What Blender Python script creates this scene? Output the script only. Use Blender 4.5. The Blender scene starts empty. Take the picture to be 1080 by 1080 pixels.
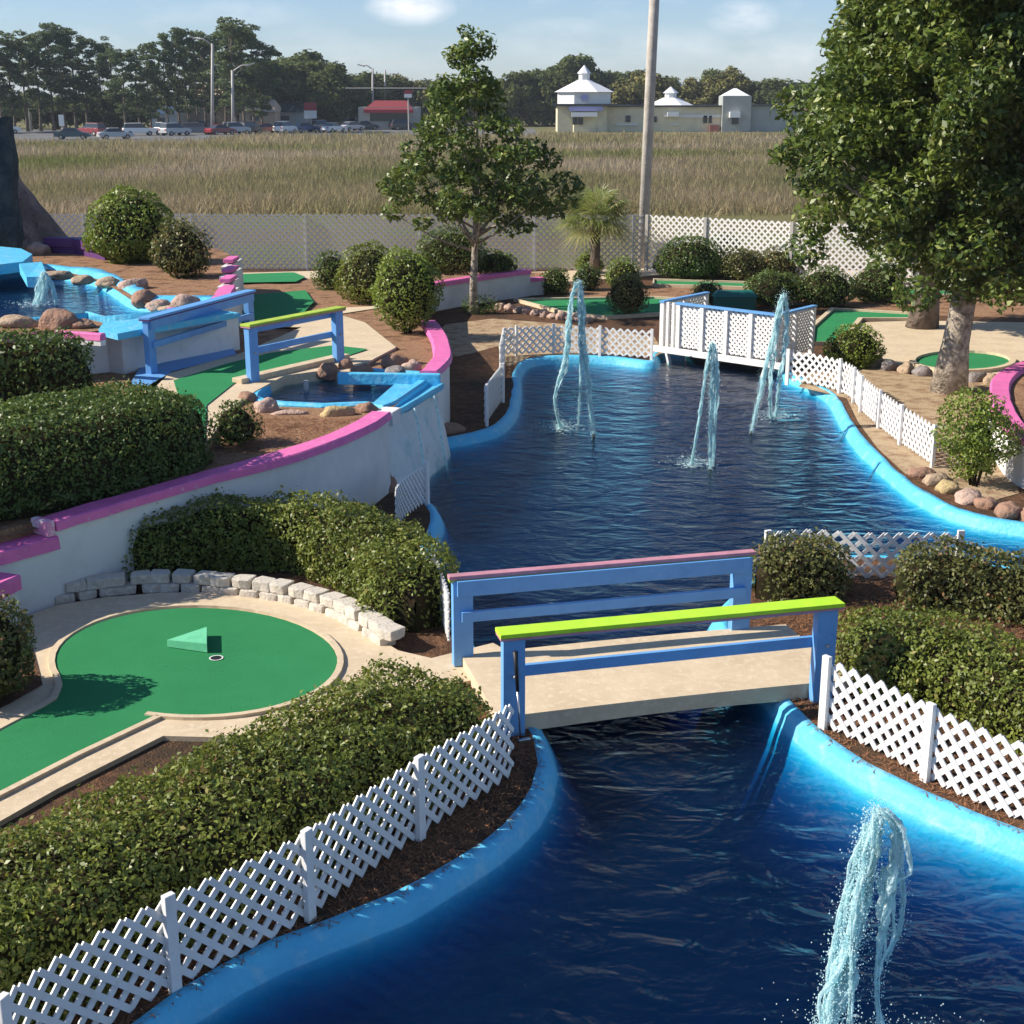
import bpy, bmesh, math, random
import numpy as np
from mathutils import Vector, Matrix, noise
from mathutils.geometry import delaunay_2d_cdt

random.seed(7); RNG = np.random.default_rng(7)
S = bpy.context.scene
COL = S.collection
R = math.radians

# ------------------------------------------------------------------ camera
CAM_H = 5.5; PITCH = R(16.36); F = 1485.0
cam = bpy.data.objects.new('camera', bpy.data.cameras.new('camera'))
COL.objects.link(cam); S.camera = cam
cam.location = (0, 0, CAM_H); cam.rotation_euler = (math.pi/2-PITCH, 0, 0)
cam.data.sensor_width = 36; cam.data.lens = 36*F/1080
cam.data.clip_end = 4000; cam.data.clip_start = 0.1

# ------------------------------------------------------------------ light
SUN_EL = R(35); SUN_AZ = R(2)         # light travels along +X, a touch away from the camera
W = bpy.data.worlds.new('World'); S.world = W; W.use_nodes = True
wn = W.node_tree; wn.nodes.clear()
wo = wn.nodes.new('ShaderNodeOutputWorld'); bg = wn.nodes.new('ShaderNodeBackground')
sky = wn.nodes.new('ShaderNodeTexSky'); sky.sky_type = 'NISHITA'; sky.sun_disc = False
sky.sun_elevation = SUN_EL; sky.sun_rotation = R(-90)+SUN_AZ*-1; sky.air_density = 1.0; sky.dust_density = 0.1; sky.ozone_density = 1.8
bg.inputs[1].default_value = 0.08
def wnode(t, **k):
    n = wn.nodes.new(t)
    for a, b in k.items(): setattr(n, a, b)
    return n
def wmath(op, a, b=None, c=None, clamp=False):
    n = wnode('ShaderNodeMath', operation=op); n.use_clamp = clamp
    for i, v in enumerate((a, b, c)):
        if v is None: continue
        if isinstance(v, (int, float)): n.inputs[i].default_value = v
        else: wn.links.new(v, n.inputs[i])
    return n.outputs[0]
tc = wnode('ShaderNodeTexCoord'); sep = wnode('ShaderNodeSeparateXYZ'); wn.links.new(tc.outputs['Generated'], sep.inputs[0])
az = wmath('ARCTAN2', sep.outputs[0], sep.outputs[1]); el = wmath('ARCSINE', sep.outputs[2])
comb = wnode('ShaderNodeCombineXYZ'); wn.links.new(wmath('MULTIPLY', az, 14), comb.inputs[0]); wn.links.new(wmath('MULTIPLY', el, 34), comb.inputs[1])
nz = wnode('ShaderNodeTexNoise'); nz.inputs['Scale'].default_value = 1.3; nz.inputs['Detail'].default_value = 7; nz.inputs['Roughness'].default_value = .6
wn.links.new(comb.outputs[0], nz.inputs['Vector'])
def puff(a0, e0, ra, re, amt):
    da = wmath('DIVIDE', wmath('SUBTRACT', az, R(a0)), R(ra)); de = wmath('DIVIDE', wmath('SUBTRACT', el, R(e0)), R(re))
    r2 = wmath('ADD', wmath('MULTIPLY', da, da), wmath('MULTIPLY', de, de))
    g = wmath('SUBTRACT', 1.0, r2, clamp=True)
    return wmath('MULTIPLY', g, amt)
# clouds as directions of the sky: (azimuth, elevation, half widths)
tot = None
for a0, e0, ra, re, amt in ((-3.9, 3.35, 1.9, .75, 1.15), (8.8, 2.9, 1.5, .8, .75), (4.5, 1.9, 7, .9, .35), (11, 1.6, 5, .9, .45), (-10.5, 3.1, 3, .6, .35), (-5, 1.6, 6, .7, .3),
                            (1.8, 2.6, 2.2, .5, .4), (60, 25, 22, 9, .8), (-70, 30, 25, 10, .8), (150, 28, 30, 12, .7)):
    p = puff(a0, e0, ra, re, amt); tot = p if tot is None else wmath('MAXIMUM', tot, p)
cl = wmath('MULTIPLY', tot, wmath('MULTIPLY_ADD', nz.outputs[0], 3.2, -1.05, clamp=True), clamp=True)
cl = wmath('MAXIMUM', cl, wmath('MULTIPLY', wmath('SUBTRACT', nz.outputs[0], .5, clamp=True), .8))
mix = wnode('ShaderNodeMix', data_type='RGBA')
wn.links.new(cl, mix.inputs[0]); gain = wnode('ShaderNodeMix', data_type='RGBA', blend_type='MULTIPLY'); gain.inputs[0].default_value = 1; hz = wnode('ShaderNodeMix', data_type='RGBA'); wn.links.new(wmath('MULTIPLY', el, 4.5, clamp=True), hz.inputs[0]); hz.inputs[6].default_value = (.66, .79, 1.12, 1); hz.inputs[7].default_value = (.80, .93, 1.12, 1); wn.links.new(hz.outputs[2], gain.inputs[7]); wn.links.new(sky.outputs[0], gain.inputs[6]); wn.links.new(gain.outputs[2], mix.inputs[6]); mix.inputs[7].default_value = (8.6, 8.9, 9.3, 1)
wn.links.new(mix.outputs[2], bg.inputs[0]); wn.links.new(bg.outputs[0], wo.inputs[0])
sun = bpy.data.objects.new('sun', bpy.data.lights.new('sun', 'SUN')); COL.objects.link(sun)
sun.data.energy = 5.0; sun.data.angle = R(0.55); sun.data.color = (1, .92, .79)
Ldir = Vector((math.cos(SUN_AZ)*math.cos(SUN_EL), math.sin(SUN_AZ)*math.cos(SUN_EL), -math.sin(SUN_EL)))
sun.rotation_euler = Ldir.to_track_quat('-Z', 'Y').to_euler(); sun.location = (-30, 10, 40)
S.view_settings.view_transform = 'Standard'; S.view_settings.look = 'None'; S.view_settings.exposure = .62; S.view_settings.gamma = 1
try:
    S.cycles.transparent_max_bounces = 16; S.cycles.max_bounces = 8
except Exception: pass

# ------------------------------------------------------------------ geometry helpers
cp, sp = math.cos(PITCH), math.sin(PITCH)
def ray(px, py):
    u = (px-540)/F; v = (540-py)/F
    return u, cp+v*sp, -sp+v*cp
def P(px, py, z=0.3):                       # where the line of sight meets the level z
    dx, dy, dz = ray(px, py); t = (z-CAM_H)/dz
    return Vector((dx*t, dy*t, z))
def PY(px, py, Y):                          # where it meets the upright plane y = Y
    dx, dy, dz = ray(px, py); t = Y/dy
    return Vector((dx*t, Y, CAM_H+dz*t))
def Zt(y):                                  # level of the lower terrace
    if y < 24: return 1.32
    if y < 36: return 1.32-(y-24)/12*.34
    if y < 43: return .98-(y-36)/7*.6
    return .38
def PT(px, py, dz=0.0):
    z = 1.3
    for _ in range(25): z = Zt(P(px, py, z+dz).y)
    return P(px, py, z+dz)
def V3(p, z): return Vector((p[0], p[1], z))
def catmull(pts, step=.25, closed=False):
    pts = [Vector(p) for p in pts]; n = len(pts); out = []
    rng = range(n) if closed else range(n-1)
    for i in rng:
        if closed: a, b, c, d = pts[i-1], pts[i], pts[(i+1) % n], pts[(i+2) % n]
        else: a, b, c, d = pts[max(i-1, 0)], pts[i], pts[i+1], pts[min(i+2, n-1)]
        m = max(1, int((c-b).length/step))
        for k in range(m):
            t = k/m
            out.append(.5*((2*b)+(c-a)*t+(2*a-5*b+4*c-d)*t*t+(3*b-a-3*c+d)*t**3))
    if not closed: out.append(pts[-1].copy())
    return out
def normals2(path, closed=False):
    n = len(path); out = []
    for i in range(n):
        if closed: t = path[(i+1) % n]-path[i-1]
        else: t = path[min(i+1, n-1)]-path[max(i-1, 0)]
        t = Vector((t.x, t.y, 0)); t = t.normalized() if t.length > 1e-9 else Vector((1, 0, 0))
        out.append(Vector((-t.y, t.x, 0)))         # left of travel
    return out
def area2(poly):
    return .5*sum(poly[i-1][0]*poly[i][1]-poly[i][0]*poly[i-1][1] for i in range(len(poly)))
def inside(x, y, poly):
    c = False; j = len(poly)-1
    for i in range(len(poly)):
        xi, yi = poly[i][0], poly[i][1]; xj, yj = poly[j][0], poly[j][1]
        if (yi > y) != (yj > y) and x < (xj-xi)*(y-yi)/(yj-yi)+xi: c = not c
        j = i
    return c
WL = {}
def finish(name, me, mat, parent, loc, smooth=False):
    mats = mat if isinstance(mat, (list, tuple)) else [mat]
    for m in mats: me.materials.append(m)
    if smooth: me.polygons.foreach_set('use_smooth', [True]*len(me.polygons))
    o = bpy.data.objects.new(name, me); COL.objects.link(o)
    base = Vector(loc) if loc is not None else Vector((0, 0, 0))
    if parent is not None: o.parent = parent; base = WL[parent.name]
    else: o.location = base
    me.transform(Matrix.Translation(-base)); WL[o.name] = base
    return o
class MB:
    def __init__(s): s.V = []; s.Fc = []; s.M = []
    def add(s, V, Fc, m=0):
        n = len(s.V); s.V += [tuple(v) for v in V]; s.Fc += [tuple(i+n for i in f) for f in Fc]; s.M += [m]*len(Fc); return s
    def obox(s, c, ax, ay, az_, m=0):               # centre and three half-axis vectors
        c = Vector(c); ax, ay, az_ = Vector(ax), Vector(ay), Vector(az_)
        V = [c+i*ax+j*ay+k*az_ for k in (-1, 1) for j in (-1, 1) for i in (-1, 1)]
        return s.add(V, [(0, 2, 3, 1), (4, 5, 7, 6), (0, 1, 5, 4), (2, 6, 7, 3), (0, 4, 6, 2), (1, 3, 7, 5)], m)
    def box(s, c, size, rz=0, m=0):
        ca, sa = math.cos(rz), math.sin(rz)
        return s.obox(c, (ca*size[0]/2, sa*size[0]/2, 0), (-sa*size[1]/2, ca*size[1]/2, 0), (0, 0, size[2]/2), m)
    def bar(s, a, b, w, t, up=(0, 0, 1), m=0):       # board from a to b: w across up, t along up
        a, b = Vector(a), Vector(b); d = b-a; up = Vector(up); side = d.cross(up)
        side = side.normalized() if side.length > 1e-6 else Vector((1, 0, 0)); u2 = side.cross(d).normalized()
        return s.obox((a+b)/2, d/2, side*w/2, u2*t/2, m)
    def tube(s, pts, rad, n=8, m=0, cap=True):
        pts = [Vector(p) for p in pts]; V = []; Fc = []; k = len(pts)
        for i, p in enumerate(pts):
            d = (pts[min(i+1, k-1)]-pts[max(i-1, 0)]).normalized()
            a = d.cross(Vector((0, 0, 1)) if abs(d.z) < .9 else Vector((1, 0, 0))).normalized(); b = d.cross(a)
            r = rad[i] if isinstance(rad, (list, tuple)) else rad
            for j in range(n):
                an = 2*math.pi*j/n; V.append(p+r*(math.cos(an)*a+math.sin(an)*b))
        for i in range(k-1):
            for j in range(n): Fc.append((i*n+j, i*n+(j+1) % n, (i+1)*n+(j+1) % n, (i+1)*n+j))
        if cap: Fc.append(tuple(range(n-1, -1, -1))); Fc.append(tuple((k-1)*n+j for j in range(n)))
        return s.add(V, Fc, m)
    def sweep(s, path, prof, closed=False, capends=True, closeprof=True, m=0, jit=0):
        N = normals2(path, closed); k = len(prof); V = []; Fc = []
        for i, p in enumerate(path):
            for (o, dz) in prof:
                q = p+N[i]*o; q.z = p.z+dz
                if jit:
                    nv = noise.noise(Vector((p.x*2.1, p.y*2.1, o*3+dz*2))); q += N[i]*nv*jit; q.z += nv*jit*.5
                V.append(q)
        n = len(path); kk = k if closeprof else k-1
        for i in range(n if closed else n-1):
            a = i*k; b = ((i+1) % n)*k
            for j in range(kk): j2 = (j+1) % k; Fc.append((a+j, b+j, b+j2, a+j2))
        if not closed and capends and closeprof:
            Fc.append(tuple(range(k))); Fc.append(tuple((n-1)*k+j for j in range(k-1, -1, -1)))
        return s.add(V, Fc, m)
    def slab(s, poly, thick, m=0):                   # prism under a polygon
        n = len(poly); poly = [Vector(p) for p in poly]
        if area2(poly) < 0: poly.reverse()
        V = poly+[p-Vector((0, 0, thick)) for p in poly]
        Fc = [tuple(range(n)), tuple(range(2*n-1, n-1, -1))]+[(i, i+n, (i+1) % n+n, (i+1) % n) for i in range(n)]
        return s.add(V, Fc, m)
    def build(s, name, mat, parent=None, loc=None, smooth=False, bevel=0, tri=False, fixn=True):
        me = bpy.data.meshes.new(name); me.from_pydata(s.V, [], s.Fc); me.update()
        if any(s.M): me.polygons.foreach_set('material_index', s.M)
        if fixn or bevel or tri:
            bm = bmesh.new(); bm.from_mesh(me)
            if fixn: bmesh.ops.recalc_face_normals(bm, faces=bm.faces)
            if tri: bmesh.ops.triangulate(bm, faces=[f for f in bm.faces if len(f.verts) > 4])
            if bevel:
                bmesh.ops.bevel(bm, geom=[e for e in bm.edges if len(e.link_faces) == 2 and e.calc_face_angle(0) > .6], offset=bevel, segments=2, profile=.7, affect='EDGES', clamp_overlap=True)
            bm.to_mesh(me); bm.free()
        return finish(name, me, mat, parent, loc, smooth)
def tag(o, label=None, cat=None, group=None, kind=None):
    if label: o['label'] = label
    if cat: o['category'] = cat
    if group: o['group'] = group
    if kind: o['kind'] = kind
    return o
def thing(name, label, cat, loc, group=None):
    o = bpy.data.objects.new(name, None); COL.objects.link(o); o.location = loc; o.empty_display_size = .2
    WL[o.name] = Vector(loc); return tag(o, label, cat, group)
def dup(root, loc, rz=0, sc=1, label=None, group=None, cat=None):
    r = root.copy(); COL.objects.link(r); r.location = loc; r.rotation_euler = (0, 0, rz); r.scale = (sc,)*3 if not isinstance(sc, tuple) else sc
    if label: r['label'] = label
    if group: r['group'] = group
    if cat: r['category'] = cat
    for ch in list(root.children):
        c = ch.copy(); COL.objects.link(c); c.parent = r
        for g in list(ch.children):
            d = g.copy(); COL.objects.link(d); d.parent = c
    return r
def struct(o): o['kind'] = 'structure'; return o

# ------------------------------------------------------------------ materials
def mat(name, base=(.5, .5, .5), rough=.6, spec=.5, noise_=None, bump=None, metal=0, c2=None, sc=4, lo=.4, hi=.6, c3=None, sc3=1, detail=5, lo3=.5, hi3=.7):
    m = bpy.data.materials.new(name); m.use_nodes = True; nt = m.node_tree; N, L = nt.nodes, nt.links
    b = N['Principled BSDF']; b.inputs['Base Color'].default_value = (*base, 1); b.inputs['Roughness'].default_value = rough
    b.inputs['Specular IOR Level'].default_value = spec; b.inputs['Metallic'].default_value = metal
    t = N.new('ShaderNodeTexCoord'); out = None
    def layer(prev, col, scale, lo, hi, rot=0):
        n = N.new('ShaderNodeTexNoise'); n.inputs['Scale'].default_value = scale; n.inputs['Detail'].default_value = detail; n.inputs['Roughness'].default_value = .62
        L.new(t.outputs['Object'], n.inputs['Vector'])
        mr = N.new('ShaderNodeMapRange'); mr.inputs[1].default_value = lo; mr.inputs[2].default_value = hi; L.new(n.outputs[0], mr.inputs[0])
        mx = N.new('ShaderNodeMix'); mx.data_type = 'RGBA'; L.new(mr.outputs[0], mx.inputs[0])
        if prev is None: mx.inputs[6].default_value = (*base, 1)
        else: L.new(prev, mx.inputs[6])
        mx.inputs[7].default_value = (*col, 1); return mx.outputs[2]
    if c2: out = layer(out, c2, sc, lo, hi)
    if c3: out = layer(out, c3, sc3, lo3, hi3)
    if out is not None: L.new(out, b.inputs['Base Color'])
    if bump:
        bs, bst, bd = bump
        n = N.new('ShaderNodeTexNoise'); n.inputs['Scale'].default_value = bs; n.inputs['Detail'].default_value = 6; L.new(t.outputs['Object'], n.inputs['Vector'])
        bp = N.new('ShaderNodeBump'); bp.inputs['Strength'].default_value = bst; bp.inputs['Distance'].default_value = bd
        L.new(n.outputs[0], bp.inputs['Height']); L.new(bp.outputs[0], b.inputs['Normal'])
    return m
def leafmat(name, ca, cb, cc=None, rough=.45, trans=.25, spec=.4):
    m = bpy.data.materials.new(name); m.use_nodes = True; nt = m.node_tree; N, L = nt.nodes, nt.links
    b = N['Principled BSDF']; b.inputs['Roughness'].default_value = rough; b.inputs['Specular IOR Level'].default_value = spec
    a = N.new('ShaderNodeAttribute'); a.attribute_name = 'rnd'
    r = N.new('ShaderNodeValToRGB'); r.color_ramp.elements[0].color = (*ca, 1); r.color_ramp.elements[1].color = (*cb, 1)
    if cc:
        r.color_ramp.elements[1].position = .88; e = r.color_ramp.elements.new(1); e.color = (*cc, 1)
    L.new(a.outputs['Fac'], r.inputs[0]); L.new(r.outputs[0], b.inputs['Base Color'])
    tr = N.new('ShaderNodeBsdfTranslucent'); ms = N.new('ShaderNodeMixShader'); ms.inputs[0].default_value = trans
    hs = N.new('ShaderNodeHueSaturation'); hs.inputs['Value'].default_value = 1.3; hs.inputs['Hue'].default_value = .48; L.new(r.outputs[0], hs.inputs['Color']); L.new(hs.outputs[0], tr.inputs[0])
    L.new(b.outputs[0], ms.inputs[1]); L.new(tr.outputs[0], ms.inputs[2]); L.new(ms.outputs[0], N['Material Output'].inputs[0])
    return m
M = {}
M['soil'] = mat('mulch', (.085, .045, .026), .95, .2, c2=(.17, .085, .045), sc=9, lo=.42, hi=.62, c3=(.05, .035, .022), sc3=1.2, bump=(45, 1, .03))
M['straw'] = mat('pine_straw_bed', (.27, .14, .08), .95, .15, c2=(.42, .26, .15), sc=22, lo=.4, hi=.65, c3=(.09, .045, .025), sc3=2.5, bump=(60, 1, .03))
M['gravel'] = mat('sandy_gravel', (.42, .31, .19), .95, .2, c2=(.24, .14, .08), sc=3.5, lo=.45, hi=.62, c3=(.5, .4, .28), sc3=30, bump=(60, .8, .02))
M['needle'] = mat('needle', (.33, .16, .08), .8, .2, c2=(.16, .07, .035), sc=30, lo=.4, hi=.6)
M['field'] = mat('marsh_soil', (.15, .12, .06), .95, .1, c2=(.13, .14, .05), sc=.08, lo=.42, hi=.58, c3=(.18, .14, .08), sc3=.9)
M['verge'] = mat('verge_grass', (.12, .12, .05), .95, .1, c2=(.2, .17, .09), sc=.15)
M['asphalt'] = mat('asphalt', (.16, .16, .16), .9, .3, c2=(.11, .11, .11), sc=.4)
M['conc'] = mat('concrete', (.60, .48, .33), .85, .3, c2=(.52, .41, .28), sc=2.2, lo=.4, hi=.65, c3=(.66, .54, .39), sc3=14, bump=(70, .35, .01))
M['concd'] = mat('grey_concrete', (.36, .31, .25), .9, .3, c2=(.24, .2, .16), sc=3, lo=.4, hi=.7, bump=(60, .4, .01))
M['turf'] = mat('turf', (.034, .235, .088), .9, .1, c2=(.046, .28, .11), sc=1.3, lo=.35, hi=.7, c3=(.024, .19, .068), sc3=260, bump=(500, .6, .01), lo3=.4, hi3=.7)
M['turf2'] = mat('pale_turf', (.16, .55, .32), .9, .1, c2=(.13, .48, .27), sc=8)
M['white'] = mat('white_paint', (.78, .76, .74), .55, .3, c2=(.68, .66, .62), sc=5, lo=.5, hi=.75, bump=(40, .2, .004))
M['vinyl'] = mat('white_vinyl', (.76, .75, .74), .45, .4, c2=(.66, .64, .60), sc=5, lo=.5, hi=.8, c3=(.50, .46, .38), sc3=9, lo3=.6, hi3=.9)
M['lat_back'] = mat('shaded_white_vinyl', (.52, .52, .53), .6, .3, c2=(.5, .49, .47), sc=.6, lo=.45, hi=.7)  # white vinyl darkened to grey: shade on the left back fence painted in
M['stucco'] = mat('white_stucco', (.70, .69, .68), .85, .2, c2=(.58, .57, .55), sc=1.6, lo=.45, hi=.75, c3=(.4, .39, .36), sc3=5, lo3=.66, hi3=.85, bump=(55, .4, .012))
M['stained'] = mat('teal_stained_stucco', (.62, .66, .66), .7, .3, c2=(.10, .42, .44), sc=2.2, lo=.54, hi=.8, c3=(.35, .3, .25), sc3=6, lo3=.6, hi3=.8, bump=(45, .5, .012))
M['pink'] = mat('pink_paint', (.72, .16, .40), .6, .35, c2=(.60, .13, .34), sc=4, lo=.4, hi=.7, c3=(.74, .42, .54), sc3=11, lo3=.6, hi3=.78, bump=(50, .3, .006))
M['pinkw'] = mat('worn_pink_paint', (.75, .28, .46), .6, .35, c2=(.8, .7, .72), sc=9, lo=.5, hi=.6)
M['purple'] = mat('purple_paint', (.10, .03, .14), .6, .35)
M['railp'] = mat('faded_pink_rail', (.52, .24, .30), .6, .3, c2=(.42, .2, .24), sc=6)
M['lime'] = mat('lime_paint', (.46, .76, .035), .5, .35, c2=(.40, .68, .03), sc=7)
M['olive'] = mat('faded_lime', (.42, .56, .06), .6, .3, c2=(.34, .46, .05), sc=7)
M['blue'] = mat('blue_paint', (.14, .36, .70), .5, .4, c2=(.12, .31, .63), sc=5, lo=.4, hi=.7, c3=(.2, .4, .7), sc3=14, lo3=.62, hi3=.8, bump=(30, .2, .004))
M['cyan'] = mat('pond_paint', (.10, .50, .74), .55, .4, c2=(.08, .42, .68), sc=2.5, lo=.4, hi=.65, c3=(.30, .60, .72), sc3=5, lo3=.52, hi3=.8, bump=(14, .8, .02))
M['deepb'] = mat('pond_floor_paint', (.02, .16, .40), .7, .3, c2=(.015, .13, .33), sc=1.5)
M['block'] = mat('edging_block', (.58, .53, .46), .9, .2, c2=(.46, .41, .35), sc=9, lo=.4, hi=.65, c3=(.66, .6, .5), sc3=25, bump=(35, .7, .015))
M['rock_t'] = mat('tan_rock', (.42, .31, .21), .85, .25, c2=(.3, .22, .16), sc=6, c3=(.2, .15, .11), sc3=14, lo3=.52, hi3=.8, bump=(16, .9, .04))
M['rock_o'] = mat('rust_rock', (.33, .19, .13), .85, .25, c2=(.24, .15, .11), sc=6, c3=(.2, .15, .11), sc3=14, lo3=.52, hi3=.8, bump=(16, .9, .04))
M['rock_g'] = mat('grey_rock', (.26, .24, .24), .85, .25, c2=(.18, .15, .14), sc=6, c3=(.2, .15, .11), sc3=14, lo3=.52, hi3=.8, bump=(16, .9, .04))
M['rock_y'] = mat('yellow_rock', (.46, .35, .17), .85, .25, c2=(.38, .28, .15), sc=6, c3=(.2, .15, .11), sc3=14, lo3=.52, hi3=.8, bump=(16, .9, .04))
M['rock_p'] = mat('pink_rock', (.48, .34, .28), .85, .25, c2=(.38, .26, .2), sc=6, c3=(.2, .15, .11), sc3=14, lo3=.52, hi3=.8, bump=(16, .9, .04))
M['mount'] = mat('mountain_rock', (.17, .125, .11), .9, .2, c2=(.30, .22, .19), sc=2, c3=(.05, .04, .05), sc3=4, bump=(5, 1, .15))
M['teald'] = mat('dark_teal_paint', (.022, .040, .05), .85, .2, c2=(.06, .075, .08), sc=2.5, bump=(6, 1, .12))
M['bark'] = mat('bark', (.42, .36, .29), .9, .2, c2=(.16, .13, .10), sc=8, lo=.4, hi=.65, bump=(22, 1, .03))
M['barkd'] = mat('dark_bark', (.18, .14, .115), .9, .2, c2=(.10, .08, .065), sc=3, bump=(6, 1, .1))
M['black'] = mat('black_rubber', (.015, .015, .016), .5, .4)
M['steel'] = mat('steel', (.6, .6, .62), .28, .5, metal=1)
M['galv'] = mat('galvanised', (.45, .43, .40), .6, .4, c2=(.38, .36, .34), sc=3)
M['wpole'] = mat('weathered_pole', (.50, .46, .41), .85, .2, c2=(.38, .34, .30), sc=3, lo=.4, hi=.65, bump=(15, .5, .02))
M['core'] = mat('stem_and_light_block', (.022, .026, .012), 1, 0, c2=(.035, .025, .015), sc=8)  # dark mass added inside foliage to block light; shrub stems share it
M['binlid'] = mat('green_plastic', (.01, .12, .10), .5, .4)
M['l_dark'] = leafmat('leaf_holly', (0.044, 0.083, 0.015), (0.134, 0.198, 0.038), (0.256, 0.256, 0.077))
M['l_oliv'] = leafmat('leaf_boxwood', (0.070, 0.102, 0.015), (0.230, 0.269, 0.045), (0.346, 0.282, 0.090))
M['l_red'] = leafmat('leaf_reddish', (0.061, 0.079, 0.020), (0.186, 0.186, 0.051), (0.320, 0.154, 0.077))
M['l_yel'] = leafmat('leaf_bright', (0.077, 0.128, 0.015), (0.243, 0.320, 0.045), (0.346, 0.358, 0.077))
M['l_mag'] = leafmat('leaf_magnolia', (0.038, 0.077, 0.013), (0.154, 0.211, 0.038), (0.346, 0.384, 0.128), rough=.42, trans=.25, spec=.4)
M['l_mag2'] = leafmat('leaf_magnolia_big', (.03, .062, .012), (.155, .21, .032), (.36, .38, .13), rough=.4, trans=.25, spec=.45)
M['l_palm'] = leafmat('leaf_palm', (.10, .15, .03), (.26, .30, .09), (.38, .34, .16), trans=.4)
M['l_pine'] = leafmat('leaf_pine', (0.064, 0.102, 0.051), (0.154, 0.192, 0.083), None, .8, .3, .1)
M['l_oak'] = leafmat('leaf_far_oak', (0.064, 0.090, 0.033), (0.160, 0.186, 0.064), None, .8, .3, .1)
M['l_oak2'] = leafmat('leaf_far_pale', (0.102, 0.109, 0.038), (0.256, 0.230, 0.077), None, .8, .15, .1)
M['l_grass'] = leafmat('marsh_blade', (.18, .20, .065), (.35, .285, .165), (.40, .33, .22), .9, .3, .05)

def watermat(name, absb=(0, .77, .86), dens=9.0, wsc=2.1, wst=1.5):
    m = bpy.data.materials.new(name); m.use_nodes = True; nt = m.node_tree; N, L = nt.nodes, nt.links
    N.remove(N['Principled BSDF']); out = N['Material Output']
    t = N.new('ShaderNodeTexCoord'); mp = N.new('ShaderNodeMapping'); mp.inputs['Scale'].default_value = (1, 1.5, 1); L.new(t.outputs['Object'], mp.inputs['Vector'])
    n1 = N.new('ShaderNodeTexNoise'); n1.inputs['Scale'].default_value = wsc; n1.inputs['Detail'].default_value = 3; n1.inputs['Roughness'].default_value = .5; n1.inputs['Distortion'].default_value = .6; L.new(mp.outputs[0], n1.inputs['Vector'])
    n2 = N.new('ShaderNodeTexNoise'); n2.inputs['Scale'].default_value = wsc*3.3; n2.inputs['Detail'].default_value = 3; n2.inputs['Distortion'].default_value = .8; L.new(mp.outputs[0], n2.inputs['Vector'])
    n3 = N.new('ShaderNodeTexNoise'); n3.inputs['Scale'].default_value = .5; L.new(t.outputs['Object'], n3.inputs['Vector'])
    ma = N.new('ShaderNodeMath'); ma.operation = 'MULTIPLY_ADD'; ma.inputs[1].default_value = .24; L.new(n2.outputs[0], ma.inputs[0]); L.new(n1.outputs[0], ma.inputs[2])
    mm = N.new('ShaderNodeMapRange'); mm.inputs[1].default_value = .3; mm.inputs[2].default_value = .7; mm.inputs[3].default_value = wst*.6; mm.inputs[4].default_value = wst*1.2; L.new(n3.outputs[0], mm.inputs[0])
    bp = N.new('ShaderNodeBump'); bp.inputs['Distance'].default_value = .10; L.new(mm.outputs[0], bp.inputs['Strength']); L.new(ma.outputs[0], bp.inputs['Height'])
    fr = N.new('ShaderNodeLayerWeight'); fr.inputs[0].default_value = .5; pw = N.new('ShaderNodeMath'); pw.operation = 'POWER'; pw.inputs[1].default_value = 5; L.new(fr.outputs['Facing'], pw.inputs[0]); ad = N.new('ShaderNodeMath'); ad.operation = 'MULTIPLY_ADD'; ad.inputs[1].default_value = .92; ad.inputs[2].default_value = .02; L.new(pw.outputs[0], ad.inputs[0]); bw = N.new('ShaderNodeBump'); bw.inputs['Distance'].default_value = .10; bw.inputs['Strength'].default_value = .5; L.new(n1.outputs[0], bw.inputs['Height']); L.new(bw.outputs[0], fr.inputs['Normal'])
    gl = N.new('ShaderNodeBsdfGlossy'); gl.inputs['Roughness'].default_value = .05; L.new(bp.outputs[0], gl.inputs['Normal'])
    tr = N.new('ShaderNodeBsdfTransparent'); mx = N.new('ShaderNodeMixShader')
    L.new(ad.outputs[0], mx.inputs[0]); L.new(tr.outputs[0], mx.inputs[1]); L.new(gl.outputs[0], mx.inputs[2]); L.new(mx.outputs[0], out.inputs[0])
    ab = N.new('ShaderNodeVolumeAbsorption'); ab.inputs[0].default_value = (*absb, 1); ab.inputs[1].default_value = dens; vs = N.new('ShaderNodeVolumeScatter'); vs.inputs['Color'].default_value = (.05, .36, 1, 1); vs.inputs['Density'].default_value = .21; av = N.new('ShaderNodeAddShader'); L.new(ab.outputs[0], av.inputs[0]); L.new(vs.outputs[0], av.inputs[1]); L.new(av.outputs[0], out.inputs['Volume'])
    return m
M['water'] = watermat('pond_water')
M['water_up'] = watermat('upper_pond_water', (0, .76, .87), 9, 3.0, .5)
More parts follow.
